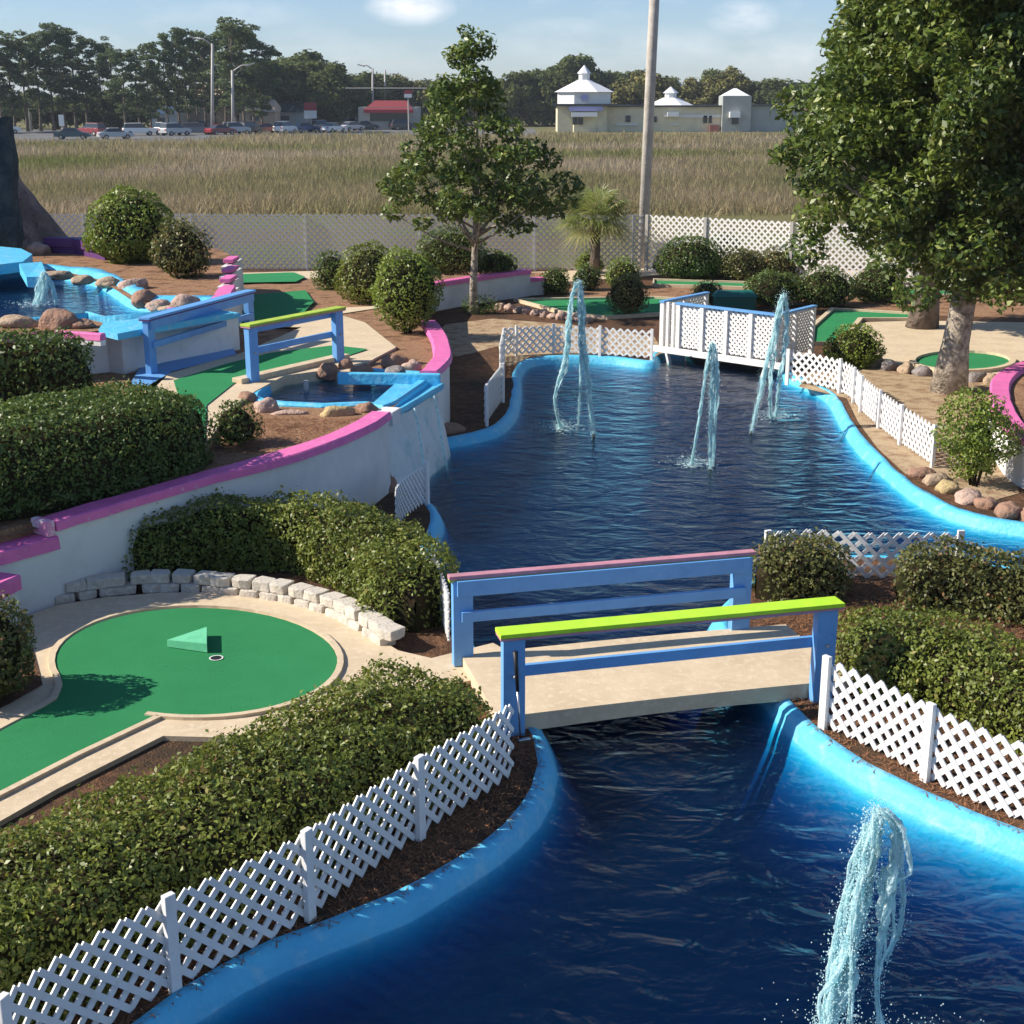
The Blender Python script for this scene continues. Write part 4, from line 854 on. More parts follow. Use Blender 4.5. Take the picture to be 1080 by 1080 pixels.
# far white railed bridge
t = thing('footbridge', 'white lattice-railed bridge with blue handrail at the far end of the pond', 'bridge', V3(P(755, 385, 0), 0))
bl, br = P(698, 367, .45), P(817, 384, .45); dd = (br-bl).normalized(); bn = Vector((-dd.y, dd.x, 0))
bl2 = P(743, 356, .45); br2 = P(855, 373, .45)
HR = .98
mb = MB(); mb.slab([bl-dd*.1, br+dd*.1, br2+dd*.1, bl2-dd*.3], .10); mb.build('deck', M['concd'], t)
mb = MB(); mb.bar(V3(bl-dd*.2-bn*.03, .43), V3(br+dd*.2-bn*.03, .43), .05, .13); mb.build('fascia', M['white'], t)
def lat_rail(a, b, n_p, extra=()):
    d = (b-a).normalized(); nn_ = Vector((-d.y, d.x, 0)); L = (b-a).length
    for k in list(range(n_p+1)):
        p = a.lerp(b, k/n_p); mb = MB(); mb.obox(Vector((p.x, p.y, .45+HR/2)), d*.045, nn_*.045, (0, 0, HR/2)); mb.build('post', M['white'], t)
    for e in extra:
        p = a+d*e; mb = MB(); mb.obox(Vector((p.x, p.y, .45+HR/2)), d*.03, nn_*.03, (0, 0, HR/2)); mb.build('slat', M['white'], t)
    mb = MB(); mb.bar(a-d*.06+Vector((0, 0, HR)), b+d*.06+Vector((0, 0, HR)), .12, .04); mb.build('handrail', M['blue'], t)
    for k in range(n_p):
        p0 = a.lerp(b, k/n_p)+d*.05; p1 = a.lerp(b, (k+1)/n_p)-d*.05; l = (p1-p0).length; mb = MB(); h0, h1 = .08, HR-.03; Dd = .115
        for dr, off in ((1, .012), (-1, 0)):
            q = -int((h1-h0)/Dd)-2
            while q*Dd < l+h1-h0:
                s0 = q*Dd if dr > 0 else q*Dd
                # line h = h0 + (s-s0)*dr
                sa, sb = (s0, s0+(h1-h0)) if dr > 0 else (s0-(h1-h0), s0)
                ca, cb = max(sa, 0), min(sb, l)
                if cb-ca > .02:
                    ha, hb = (h0+ca-s0, h0+cb-s0) if dr > 0 else (h0+s0-ca, h0+s0-cb)
                    mb.bar(p0+d*ca+Vector((0, 0, ha))+nn_*off, p0+d*cb+Vector((0, 0, hb))+nn_*off, .036, .008, up=nn_) if False else mb.bar(p0+d*ca+Vector((0, 0, ha))+nn_*off, p0+d*cb+Vector((0, 0, hb))+nn_*off, .008, .045)
                q += 1
        mb.build('lattice_panel', M['white'], t)
lat_rail(bl+dd*.42, br, 4, (-.42, -.28, -.14))
lat_rail(br, br2, 2)
lat_rail(bl, bl2, 2)
for f, sg in ((.05, -1), (.93, 1)):
    p = bl.lerp(br, f); mb = MB(); mb.bar(V3(p, .38), V3(p+dd*sg*-.15, -.1), .1, .05); mb.build('strut', M['white'], t)
# pier walls under it
MB().slab([V3(bl-dd*.1+bn*1.0, .33), V3(br+dd*.3+bn*1.0, .33), V3(br+dd*.3+bn*1.15, .33), V3(bl-dd*.1+bn*1.15, .33)], .7).build('abutment', M['concd'], t)

# green box behind the bridge
p = P(774, 325, .3); t = thing('storage_box', 'dark green plastic box with domed lid behind the white railed bridge', 'box', p)
MB().box(p+Vector((0, 0, .16)), (1.05, .5, .34)).build('box_body', M['binlid'], t, bevel=.02)
mb = MB(); mb.add([(p.x-.58, p.y-.3, .62), (p.x+.58, p.y-.3, .62), (p.x+.58, p.y+.3, .62), (p.x-.58, p.y+.3, .62), (p.x-.45, p.y-.1, .76), (p.x+.45, p.y-.1, .76), (p.x+.45, p.y+.1, .76), (p.x-.45, p.y+.1, .76)], [(3, 2, 1, 0), (4, 5, 6, 7), (0, 1, 5, 4), (1, 2, 6, 5), (2, 3, 7, 6), (3, 0, 4, 7)]); mb.build('lid', M['binlid'], t, bevel=.02)

# ------------------------------------------------------------------ right raised bed
rw = [P(x, y, 1.0) for x, y in ((1120, 372), (1080, 384), (1058, 398), (1056, 420), (1066, 442), (1090, 462), (1160, 480))]
wall_thing('retaining_wall', 'curved white wall with pink cap around the raised bed at the right edge', rw, .1, thick=.25, capt=.09, capo=.04)
bed = [V3(p, .93) for p in catmull(rw, .4)]+[Vector((13, 20, .93)), Vector((13, 27, .93))]
flatpoly('raised_bed', bed, M['straw'])

# ------------------------------------------------------------------ edging blocks
def block(p, rz, w, d, h, seed):
    rg = random.Random(seed); mb = MB(); V = []
    ca, sa = math.cos(rz), math.sin(rz)
    for k, z in enumerate((0, h)):
        for (x, y) in ((-w/2*.86, d/2), (w/2*.86, d/2), (w/2, 0), (w/2*.93, -d/2), (0, -d/2*1.12), (-w/2*.93, -d/2), (-w/2, 0)):
            x += rg.uniform(-.014, .014); y += rg.uniform(-.016, .016); V.append((p.x+ca*x-sa*y, p.y+sa*x+ca*y, p.z+z+rg.uniform(-.004, .004)))
    mb.add(V, [tuple(range(6, -1, -1)), tuple(range(7, 14))]+[(j, (j+1) % 7, (j+1) % 7+7, j+7) for j in range(7)])
    return mb.build('edging_block', M['block'], None, p, bevel=.02)
bp = catmull([P(x, y, .3) for x, y in ((64, 637), (110, 629), (180, 624), (240, 628), (300, 636), (350, 650), (386, 668), (412, 685), (436, 692))], .05)
Ls = 0; lastp = bp[0]; spots = []; need = .0
for i in range(1, len(bp)):
    Ls += (bp[i]-bp[i-1]).length
    if Ls >= need: spots.append((bp[i], math.atan2(*(bp[i]-bp[i-1]).yx))); need += .235
G2 = 'tan concrete blocks stacked to edge the hedge behind the round green'
nsp = len(spots); ordw = ['first', 'second', 'third', 'fourth', 'fifth', 'sixth', 'seventh', 'eighth', 'ninth', 'tenth', 'eleventh', 'twelfth', 'thirteenth', 'fourteenth', 'fifteenth', 'sixteenth', 'seventeenth', 'eighteenth', 'nineteenth', 'twentieth', 'twenty-first', 'twenty-second', 'twenty-third', 'twenty-fourth', 'twenty-fifth', 'twenty-sixth']
for i, (p, rz) in enumerate(spots):
    two = i < nsp-1
    if two: tag(block(V3(p, .32), rz, .222, .19, .095, i), f'tan split-face block in the lower course of the edging, {ordw[i]} from the white wall', 'block', G2)
    if i >= 1:
        q = p+Vector((math.cos(rz), math.sin(rz), 0))*-.11+Vector((-math.sin(rz), math.cos(rz), 0))*.035
        lab = f'tan split-face block in the upper course of the edging, {ordw[i-1]} from the white wall'
        tag(block(V3(q, .417), rz, .228, .2, .105, 50+i), lab, 'block', G2)
# wedge obstacle and cup on the green
wb = [P(176, 675, .44), P(218, 679, .46), P(218, 661, .46)]
mb = MB(); mb.add([V3(q, .37) for q in wb]+wb, [(0, 2, 1), (3, 4, 5), (0, 1, 4, 3), (1, 2, 5, 4), (2, 0, 3, 5)]); tag(mb.build('wedge_obstacle', M['turf2'], None, V3(wb[0], .37)), 'pale green wedge block lying on the round putting green', 'obstacle')
cupp = P(228, 694, .366); mb = MB(); mb.tube([V3(cupp, .366), V3(cupp, .367)], .055, 16); t = mb.build('cup', M['black'], None, V3(cupp, .366)); tag(t, 'small dark hole cup beside the wedge on the round green', 'hole cup')
mb = MB(); V = []
for k in range(16):
    a_ = 2*math.pi*k/16; V += [(cupp.x+.055*math.cos(a_), cupp.y+.055*math.sin(a_), .369), (cupp.x+.068*math.cos(a_), cupp.y+.068*math.sin(a_), .369)]
mb.add(V, [(2*k, 2*k+1, (2*k+3) % 32, (2*k+2) % 32) for k in range(16)]); mb.build('cup_rim', M['vinyl'], t)

# ------------------------------------------------------------------ rocks
def rock(label, c, sx, sy, sz, mt, seed, rz=0, sink=.36, group=None):
    bm = bmesh.new(); bmesh.ops.create_icosphere(bm, subdivisions=3, radius=1); ca, sa = math.cos(rz), math.sin(rz); V = []
    for v in bm.verts:
        k = 1+.34*noise.noise(v.co*1.3+Vector((seed*3.1, 0, 0)))+.06*noise.noise(v.co*4+Vector((0, seed, 0)))
        x, y, z = v.co.x*sx/2*k, v.co.y*sy/2*k, v.co.z*sz*.5*k; V.append((c.x+ca*x-sa*y, c.y+sa*x+ca*y, c.z+z+sz*(.5-sink)))
    mb = MB(); mb.add(V, [[v.index for v in f.verts] for f in bm.faces]); bm.free()
    return tag(mb.build('rock', M[mt], None, c, smooth=True, fixn=False), label, 'rock', group)
GR = 'rounded rocks edging the ponds'
for i, (x, y, z, sx, sy, sz, m_, rz, lb_) in enumerate((
    (282, 434, 1.3, .36, .3, .3, 'rock_p', .2, 'pale pink rock beside the near post of the terrace bridge'),
    (262, 424, 1.3, .3, .28, .24, 'rock_o', 0, 'dark rust rock against the foot of the terrace bridge post'),
    (357, 437, 1.33, .50, .22, .2, 'rock_y', .25, 'long yellow rock on the front edge of the small pond'),
    (387, 433, 1.33, .3, .25, .18, 'rock_o', 0, 'rust rock next to the long yellow one by the spillway'),
    (306, 438, 1.3, .5, .14, .12, 'rock_p', 0, 'thin pale stone slab on the rim of the small pond'),
    (346, 395, 1.3, .36, .3, .26, 'rock_o', 0, 'rust rock under the right post of the terrace bridge'),
    (382, 396, 1.3, .38, .3, .28, 'rock_o', .4, 'orange brown rock behind the small pond'),
    (417, 398, 1.33, .34, .3, .28, 'rock_g', 0, 'grey rock behind the spillway curb'),
    (416, 387, 1.33, .42, .36, .34, 'rock_o', .3, 'dark brown rock behind the grey one near the spillway'),
    (434, 390, 1.33, .3, .28, .24, 'rock_p', .1, 'tan rock at the foot of the yellow green bush by the pink cap'),
    (365, 390, 1.33, .3, .28, .24, 'rock_o', .1, 'dark rock between the bridge post and the orange brown rock'))):
    rock(lb_, P(x, y, z), sx, sy, sz, m_, i+1, rz, group=GR)
for i, (x, y, sx, sz, m_, lb_) in enumerate((
    (40, 268, .62, .42, 'rock_p', 'big pale rock left of the top blue basin'), (64, 345, .66, .42, 'rock_o', 'large orange brown rock at the front of the upper pond'),
    (18, 344, .7, .26, 'rock_t', 'flat tan rock at the front left of the upper pond'), (88, 345, .4, .2, 'rock_o', 'low rust rock beside the large orange one'),
    (62, 292, .6, .2, 'rock_t', 'flat tan rock behind the upper pond fountain'), (88, 297, .45, .2, 'rock_t', 'small flat rock on the back rim of the upper pond'),
    (116, 300, .5, .22, 'rock_t', 'tan rock in the middle of the upper pond back rim'), (141, 304, .55, .3, 'rock_p', 'pale rock below the small reddish shrub'),
    (151, 318, .45, .34, 'rock_o', 'brown rock on the right side of the upper pond'), (168, 325, .42, .26, 'rock_p', 'tan rock near the pink wall by the upper pond'),
    (195, 324, .6, .34, 'rock_p', 'whitish rock against the curved pink wall'), (181, 329, .35, .18, 'rock_t', 'small rock in front of the whitish one'))):
    rock(lb_, P(x, y, UZ), sx, .45, sz, m_, i+30, .1*i, group=GR)
for i, (x, y, sx, sz, m_, lb_) in enumerate((
    (972, 506, .4, .2, 'rock_o', 'reddish flat rock farthest along the right shore'), (988, 514, .42, .24, 'rock_t', 'tan rock second along the right shore'),
    (1000, 522, .34, .24, 'rock_y', 'yellowish rock third along the right shore'), (1021, 532, .46, .26, 'rock_p', 'pale rock in the middle of the right shore row'),
    (1040, 538, .3, .2, 'rock_o', 'small rust rock on the right shore'), (1063, 548, .42, .28, 'rock_o', 'squat orange brown rock nearest on the right shore'), (1088, 552, .4, .26, 'rock_o', 'rust rock at the photo edge on the right shore'))):
    rock(lb_, P(x, y-4, .3), sx, .34, sz, m_, i+50, .3*i, group=GR)
for i, (x, y, sx, sz, m_, lb_) in enumerate(((444, 470, .5, .4, 'rock_o', 'dark brown boulder at the waterfall foot'), (470, 458, .7, .3, 'rock_o', 'long shaded boulder on the bank right of the waterfall'), (425, 500, .4, .35, 'rock_g', 'shaded boulder at the pond edge under the spillway'), (402, 520, .45, .4, 'rock_o', 'brown boulder added in place of the dark opening below the end of the long wall'))):  # last boulder is added, standing in for a dark opening in the wall
    rock(lb_, P(x, y, .25), sx, .45, sz, m_, i+60, .5*i, group=GR)
# pale stone edging of the far fairway and the gravel bed right
for i in range(11):
    f = i/10; x = 528+f*92; y = 326+f*16 if f < .7 else 337+(f-.7)*6
    rock(f'whitish edging stone behind the slim tree, {ordw[i]} from the left', P(x, y, .3), .3, .25, .26+.08*math.sin(i*3), 'rock_p', i+70, i, group='pale stones edging the far fairway')
for i, (x, y) in enumerate(((922, 384), (938, 388), (955, 391), (972, 394), (1012, 398), (1030, 400), (1046, 402))):
    rock(f'weathered stone below the small round green, {ordw[i]} from the left', P(x, y+2, .3), .42, .3, .3, 'rock_g' if i % 2 else 'rock_t', i+90, i*.7, group='stones below the small round green')
# debris: a scrap of white paper on the bank
sc_ = P(268, 1000, .32)+Vector((-.05,.05,0)); mb = MB(); mb.add([sc_+Vector(v) for v in ((-.06, 0, 0), (-.02, .03, .03), (.03, .02, .035), (.06, -.01, .01), (.03, -.02, .03), (-.03, -.012, .02))], [(0, 1, 5), (1, 2, 4, 5), (2, 3, 4)])
tag(mb.build('paper_scrap', M['vinyl'], None, sc_), 'curled scrap of white paper on the dark bank below the lattice fence', 'litter')

# ------------------------------------------------------------------ rock mountain at the left edge
mc = P(-28, 268, UZ); t = thing('rock_mountain', 'dark artificial rock mountain with painted cascade at the left edge', 'rock feature', mc)
V = []; Fc = []; nr2, nc = 26, 40
for i in range(nr2+1):
    f = i/nr2; z = UZ+f*3.2; rad = 2.15*(1-f)**1.7*.55+.75*(1-f*.3)
    for j in range(nc):
        a = 2*math.pi*j/nc; k = 1+.22*noise.noise(Vector((math.cos(a)*1.6, math.sin(a)*1.6, z*.9)))+.1*noise.noise(Vector((math.cos(a)*5, math.sin(a)*5, z*2.5)))
        V.append((mc.x-.1+rad*k*math.cos(a), mc.y+1.0+rad*.8*k*math.sin(a), z))
for i in range(nr2):
    for j in range(nc): Fc.append((i*nc+j, i*nc+(j+1) % nc, (i+1)*nc+(j+1) % nc, (i+1)*nc+j))
Fc.append(tuple(nr2*nc+j for j in range(nc)))
MB().add(V, Fc).build('rock_mass', M['mount'], t, smooth=True)
fp = PY(-30, 258, mc.y-.35); V = []; Fc = []
for i in range(13):
    for j in range(9):
        V.append((PY(-60+j*9.8, 258, mc.y-.35).x+.04*math.sin(i), mc.y-.45-.12*math.sin(j/8*math.pi)+.06*noise.noise(Vector((i*.5, j*.8, 0)))+.18*i/12, UZ+.15+i*.245-.04*(j % 2)))
for i in range(12):
    for j in range(8): Fc.append((i*9+j, i*9+j+1, i*9+j+10, i*9+j+9))
n0 = len(V); V += [(v[0], v[1]+.5, v[2]) for v in V]; Fc += [tuple(q+n0 for q in reversed(f)) for f in Fc[:96]]
for i in range(12): Fc += [(i*9+8, i*9+8+n0, (i+1)*9+8+n0, (i+1)*9+8), (i*9, (i+1)*9, (i+1)*9+n0, i*9+n0)]
for j in range(8): Fc.append((108+j, 108+j+1, 108+j+1+n0, 108+j+n0))
MB().add(V, Fc).build('cascade_face', M['teald'], t)
bs = [P(x, y, 2.36) for x, y in ((-80, 262), (-10, 259), (22, 262), (34, 268), (24, 276), (-10, 280), (-80, 283))]
flatpoly('top_basin', bs, M['cyan'], .2)
mb = MB(); mb.slab([P(20, 278, 2.36), P(44, 276, 2.36), P(50, 292, 2.2), P(28, 292, 2.2)], .2); struct(mb.build('cascade_chute', M['cyan']))
flatpoly('terrace_channel', [P(x, y, 1.37) for x, y in ((135, 408), (150, 384), (215, 370), (245, 366), (250, 374), (180, 392), (160, 412))], M['blue'])

# ------------------------------------------------------------------ fountains
def blob_tube(mb, pts, rad, n=9, amp=.35, seed=0, fr=14):
    if n > 5:                                   # a bundle of thin wandering strands, ragged at its outline
        rg_ = random.Random(seed*17+n); base = catmull(pts, .09)
        for q in range(13 if n > 8 else 7):
            o1, o2 = rg_.uniform(0, 6.28), rg_.uniform(.15, .95); st = []
            for i, p in enumerate(base):
                f = i/(len(base)-1)*(len(rad)-1); j0 = min(int(f), len(rad)-2); rr = rad[j0]+(rad[j0+1]-rad[j0])*(f-j0)
                w1 = noise.noise(Vector((i*.55, q*9.1+seed, 0))); w2 = noise.noise(Vector((i*.55, q*9.1+seed, 50)))
                st.append(p+Vector((math.cos(o1)*o2+w1*1.3, math.sin(o1)*o2+w2*1.3, 0))*rr*.85)
            k0 = .27 if q else .5
            blob_tube(mb, st, [x*k0*rg_.uniform(.5, 1.15) for x in rad], 5, amp*1.5, seed+q*3, fr*1.6)
        return
    pts = catmull(pts, .035); k = len(pts); V = []; Fc = []
    for i, p in enumerate(pts):
        d = (pts[min(i+1, k-1)]-pts[max(i-1, 0)]); d = d.normalized() if d.length > 1e-6 else Vector((0, 0, 1))
        a = d.cross(Vector((0, 1, 0))).normalized(); b = d.cross(a); f = i/(k-1)*(len(rad)-1); j0 = min(int(f), len(rad)-2); r = rad[j0]+(rad[j0+1]-rad[j0])*(f-j0)
        for j in range(n):
            an = 2*math.pi*j/n; dr = math.cos(an)*a+math.sin(an)*b
            q = p*fr+Vector((seed*7, 0, 0))+dr*1.1; V.append(p+dr*r*(1+amp*2*noise.noise(q)+amp*noise.noise(q*2.3)))
    for i in range(k-1):
        for j in range(n): Fc.append((i*n+j, i*n+(j+1) % n, (i+1)*n+(j+1) % n, (i+1)*n+j))
    Fc += [tuple(range(n-1, -1, -1)), tuple((k-1)*n+j for j in range(n))]
    mb.add(V, Fc)
def drops(mb, n, fn, rg, smin=.0015, smax=.0055):
    for _ in range(n):
        p = fn(); r = rg.uniform(smin, smax); V = [p+Vector(v)*r for v in ((1, 0, 0), (-1, 0, 0), (0, 1, 0), (0, -1, 0), (0, 0, 1.4), (0, 0, -1.4))]
        mb.add(V, [(0, 2, 4), (2, 1, 4), (1, 3, 4), (3, 0, 4), (2, 0, 5), (1, 2, 5), (3, 1, 5), (0, 3, 5)])
def fountain(label, base, top, falls, r0=.03, r1=.06, seed=1, nd=500, foam=.35, fall_r=.025, z=WZ, loose=.18, ndz=.04, nozzle=True):
    """base: nozzle point; top: apex; falls: (list of points, radius) of the falling streams"""
    rg = random.Random(seed); t = thing('fountain', label, 'fountain', V3(base, z))
    if nozzle:
        mb = MB(); mb.tube([V3(base, z-.3), V3(base, z+ndz)], .022, 8); mb.build('nozzle', M['black'], t)
    mb = MB(); b = V3(base, z+.02); tp = Vector(top)
    js = [b.lerp(tp, k/6)+Vector((rg.uniform(-1, 1), rg.uniform(-1, 1), 0))*.012*k/2 for k in range(7)]
    blob_tube(mb, js, [r0*.5, r0*.8, r0*1.1, r1*.9, r1*.95, r1*.85, r1*.45], 9, .38, seed); mb.build('jet', M['froth'], t, smooth=True)
    for q, (pts, rr) in enumerate(falls):
        mb = MB(); blob_tube(mb, pts, rr, 7, .6, seed+q+3, 18); mb.build('falling_stream', M['froth'], t, smooth=True)
    mb = MB()
    def near():
        f = rg.random(); p = b.lerp(tp, f); s = loose*(.25+.5*f); return p+Vector((rg.gauss(0, s*.45), rg.gauss(0, s*.45), rg.gauss(0, .05)))
    drops(mb, nd, near, rg)
    def close():
        f = rg.random(); p = b.lerp(tp, f); s = (r0+(r1-r0)*f)*.8; return p+Vector((rg.gauss(0, s), rg.gauss(0, s), rg.gauss(0, .04)))
    drops(mb, nd*6, close, rg, .0015, .0052)
    def cfall():
        pts, rr = rg.choice(falls); i = rg.randrange(len(pts)-1); p = Vector(pts[i]).lerp(Vector(pts[i+1]), rg.random()); s = max(rr)*.32; return p+Vector((rg.gauss(0, s), rg.gauss(0, s), rg.gauss(0, .03)))
    drops(mb, nd*4, cfall, rg, .0015, .005)
    def fn2():
        pts, rr = rg.choice(falls); i = rg.randrange(len(pts)-1); p = Vector(pts[i]).lerp(Vector(pts[i+1]), rg.random()); return p+Vector((rg.gauss(0, loose*.22), rg.gauss(0, loose*.22), rg.gauss(0, .03)))
    if falls: drops(mb, nd, fn2, rg)
    fc = Vector(falls[0][0][-1]) if falls else b
    def fn3():
        a = rg.uniform(0, 6.28); r = abs(rg.gauss(0, foam*.8)); return Vector((fc.x+r*math.cos(a), fc.y+r*math.sin(a), z+.01+abs(rg.gauss(0, .07))*max(0, 1-r/foam/2)))
    drops(mb, int(nd*1.3), fn3, rg)
    for _ in range(60):  # foam flecks lying on the water, joined into the same mesh as the drops
        a = rg.uniform(0, 6.28); r = abs(rg.gauss(0, foam*.5)); x, y = fc.x+r*math.cos(a), fc.y+r*math.sin(a); s = rg.uniform(.01, .028); k = rg.randint(5, 7); ph_ = rg.uniform(0, 6)
        V = [(x+s*rg.uniform(.5, 1.4)*math.cos(ph_+u*6.283/k)*1.5, y+s*rg.uniform(.5, 1.4)*math.sin(ph_+u*6.283/k), z+.006) for u in range(k)]; V.append((x, y, z+.01+s*.3)); mb.add(V, [(u, (u+1) % k, k) for u in range(k)])
    mb.build('spray', M['froth'], t, fixn=False)
    return t
# near one
nb = P(866, 1120, WZ); Yn = nb.y+.05
def pn(x, y, dy=0): return PY(x, y, Yn+dy)
fountain('big foaming fountain jet in the bottom right corner of the near pond', nb, pn(928, 852),
         [([pn(930, 853, -.02), pn(947, 870, -.05), pn(950, 900, -.06), pn(942, 930, -.05), pn(938, 960, -.06), pn(930, 1000, -.05), pn(925, 1040, -.05), pn(930, 1085, -.05)], [.03, .055, .06, .05, .035, .018, .014, .03]),
          ([pn(925, 862, -.08), pn(915, 900, -.1), pn(905, 950, -.1), pn(900, 1000, -.1), pn(896, 1080, -.1)], [.03, .03, .022, .018, .018]),
          ([pn(928, 880, .02), pn(918, 930, 0), pn(910, 980, 0), pn(888, 1030, 0), pn(880, 1085, 0)], [.025, .02, .016, .012, .012]),
          ([pn(950, 920, -.02), pn(953, 940, -.03), pn(950, 975, -.02), pn(935, 1010, -.03)], [.012, .014, .012, .008]),
          ([pn(915, 870, .04), pn(896, 930, .05), pn(880, 1000, .05), pn(870, 1080, .05)], [.03, .03, .03, .03])], r0=.065, r1=.055, seed=2, nd=900, foam=.42, loose=.11)
def fn_(bx, by, tx, ty, fl, label, **k):
    b = P(bx, by, WZ); Yb = b.y
    falls = [([PY(x, y, Yb-.02) if not (q == len(pts)-1) else V3(P(x, y, WZ), WZ) for q, (x, y) in enumerate(pts)], rr) for pts, rr in fl]
    fountain(label, b, PY(tx, ty, Yb), falls, **k)
fn_(626, 461, 610, 296, [([(608, 298), (602, 320), (600, 350), (597, 380), (590, 400), (585, 425), (592, 452)], [.03, .05, .06, .05, .02, .025, .04]), ([(611, 297), (612, 330), (613, 370), (612, 410), (610, 448)], [.03, .04, .02, .012, .012])],
    'tall leaning fountain left in the big pond, water falling beside it', r0=.03, r1=.048, seed=3, nd=550, foam=.38, loose=.22, ndz=.06)
fn_(749, 497, 752, 361, [([(750, 363), (744, 400), (738, 440), (733, 470), (730, 490)], [.03, .03, .025, .02, .03]), ([(753, 363), (757, 400), (754, 450), (752, 490)], [.03, .03, .02, .02])],
    'upright fountain jet nearest in the big pond', r0=.03, r1=.042, seed=4, nd=450, foam=.3, loose=.16, ndz=.03)
fn_(792, 458, 827, 309, [([(828, 311), (830, 335), (827, 370), (822, 400), (818, 440)], [.03, .05, .04, .02, .03]), ([(826, 311), (818, 340), (815, 380), (812, 420), (813, 440)], [.04, .05, .03, .02, .03])],
    'leaning fountain in front of the right end of the white railed bridge', r0=.03, r1=.05, seed=5, nd=550, foam=.38, loose=.24, ndz=.06)
ub = P(46, 322, 1.88); fountain('small bubbling fountain in the upper pond at the left', ub, PY(46, 287, ub.y), [([PY(46, 287, ub.y), PY(41, 300, ub.y), PY(38, 322, ub.y)], [.05, .05, .06]), ([PY(47, 288, ub.y), PY(54, 302, ub.y), PY(58, 322, ub.y)], [.05, .05, .05])], r0=.06, r1=.07, seed=6, nd=280, foam=.42, z=1.89, nozzle=False, loose=.2)
# pipe stub in the small pond
fq = P(323, 411, 1.22); mb = MB(); mb.tube([V3(fq, 1.1), V3(fq, 1.36)], [.03, .045], 8); tag(mb.build('water_pipe', M['galv'], None, V3(fq, 1.22)), 'little grey pipe outlet in the small pond under the terrace bridge', 'pipe')

# ------------------------------------------------------------------ tall pole and street lamps
pb_ = P(677, 283, .3); mb = MB(); mb.tube([pb_-Vector((0, 0, .2)), pb_+Vector((.12, 0, 6)), pb_+Vector((.28, 0, 13))], [.17, .16, .145], 14)
t = thing('utility_pole', 'tall pale wooden pole rising out of the frame by the back fence', 'pole', pb_)
mb.build('pole', M['wpole'], t, smooth=True)
mb = MB(); mb.box(pb_+Vector((.28, 0, 12.7)), (1.8, .1, .12)); mb.build('crossarm', M['wpole'], t)
def lamp(label, px, ybase, ytop, armdx, Y=None, grp='street lamps beyond the marsh', armdy=-4, w=.2, cat='street lamp', name='street_lamp'):
    b = P(px, ybase, .3) if Y is None else V3(PY(px, ybase, Y), .3); Yb = b.y; top = PY(px-(7 if px < 60 else 0), ytop, Yb)
    t = thing(name, label, cat, b, grp); mb = MB(); mb.tube([b-Vector((0, 0, .2)), top], [w*1.3, w], 8); mb.build('pole', M['galv'], t, smooth=True)
    if armdx:
        e = PY(px-(7 if px < 60 else 0)+armdx, ytop+armdy, Yb); mb = MB(); mb.tube([top-Vector((0, 0, .2)), top.lerp(e, .5)+Vector((0, 0, .25)), e], w*.6, 6); mb.build('arm', M['galv'], t, smooth=True)
        mb = MB(); mb.obox(e+Vector((0, 0, 0)), ((e-top).normalized())*.7, (0, .18, 0), (0, 0, .1)); mb.build('lamp_head', M['galv'], t, bevel=.03)
lamp('tall street lamp at the far left beyond the field', 33, 138, 42, 22, armdy=-10)
lamp('tall street lamp among the parked cars, arm pointing left', 224, 142, 46, -19, armdy=-6, w=.2)
lamp('shorter street lamp in front of the big pine, arm pointing right', 245, 128, 74, 19, armdy=-6, Y=225)
lamp('thin lamp post at the centre left near the far parked cars, arm left', 393, 135, 72, -12, armdy=-3, w=.17)
lamp('thin white light pole by the red roofed shop', 406, 133, 74, 0, cat='pole', name='light_pole', w=.17)
lamp('short light pole left of the red roofed shop', 364, 128, 80, 0, cat='pole', name='light_pole', w=.17)
lamp('thin light pole right of the red roofed shop', 434, 130, 82, 0, cat='pole', name='light_pole', w=.17)
lamp('short lamp post behind the red and white sign', 357, 130, 92, 5, cat='street lamp', armdy=-1, w=.12)
p1 = PY(364, 93, 240); p2 = PY(452, 93, 240); mb = MB(); mb.tube([p1, p2], .07, 5); tag(mb.build('overhead_cable', M['galv'], None, p1), 'pale overhead line strung between the light poles by the red roofed shop', 'cable')

# ------------------------------------------------------------------ far buildings
M['cream'] = mat('cream_wall', (.74, .66, .45), .8, .2, c2=(.64, .57, .40), sc=.5); M['gwall'] = mat('grey_green_wall', (.36, .38, .36), .8, .2, c2=(.3, .32, .3), sc=.4)
M['wroof'] = mat('white_metal_roof', (.78, .78, .78), .5, .4); M['glass'] = mat('dark_glass', (.03, .04, .05), .15, .6); M['tanwall'] = mat('tan_wall', (.48, .36, .26), .85, .2)
M['redroof'] = mat('red_roof', (.22, .035, .04), .7, .3); M['ltrim'] = mat('white_trim', (.72, .72, .7), .6, .3); M['bluesign'] = mat('lavender_sign', (.35, .35, .62), .6, .3); M['redsign'] = mat('red_sign', (.32, .03, .05), .5, .4)
M['brickred'] = mat('reddish_wall', (.34, .13, .10), .8, .2)
YB = 236
def X(px, Y=YB): return PY(px, 120, Y).x
def Z(py, Y=YB): return PY(540, py, Y).z
def boxp(mb, x0, x1, y0, y1, zt, zb, ym=YB, dep=10): 
    a, b = X(x0, ym), X(x1, ym); mb.box(((a+b)/2, ym+dep/2, (zt+zb)/2), (b-a, dep, zt-zb))
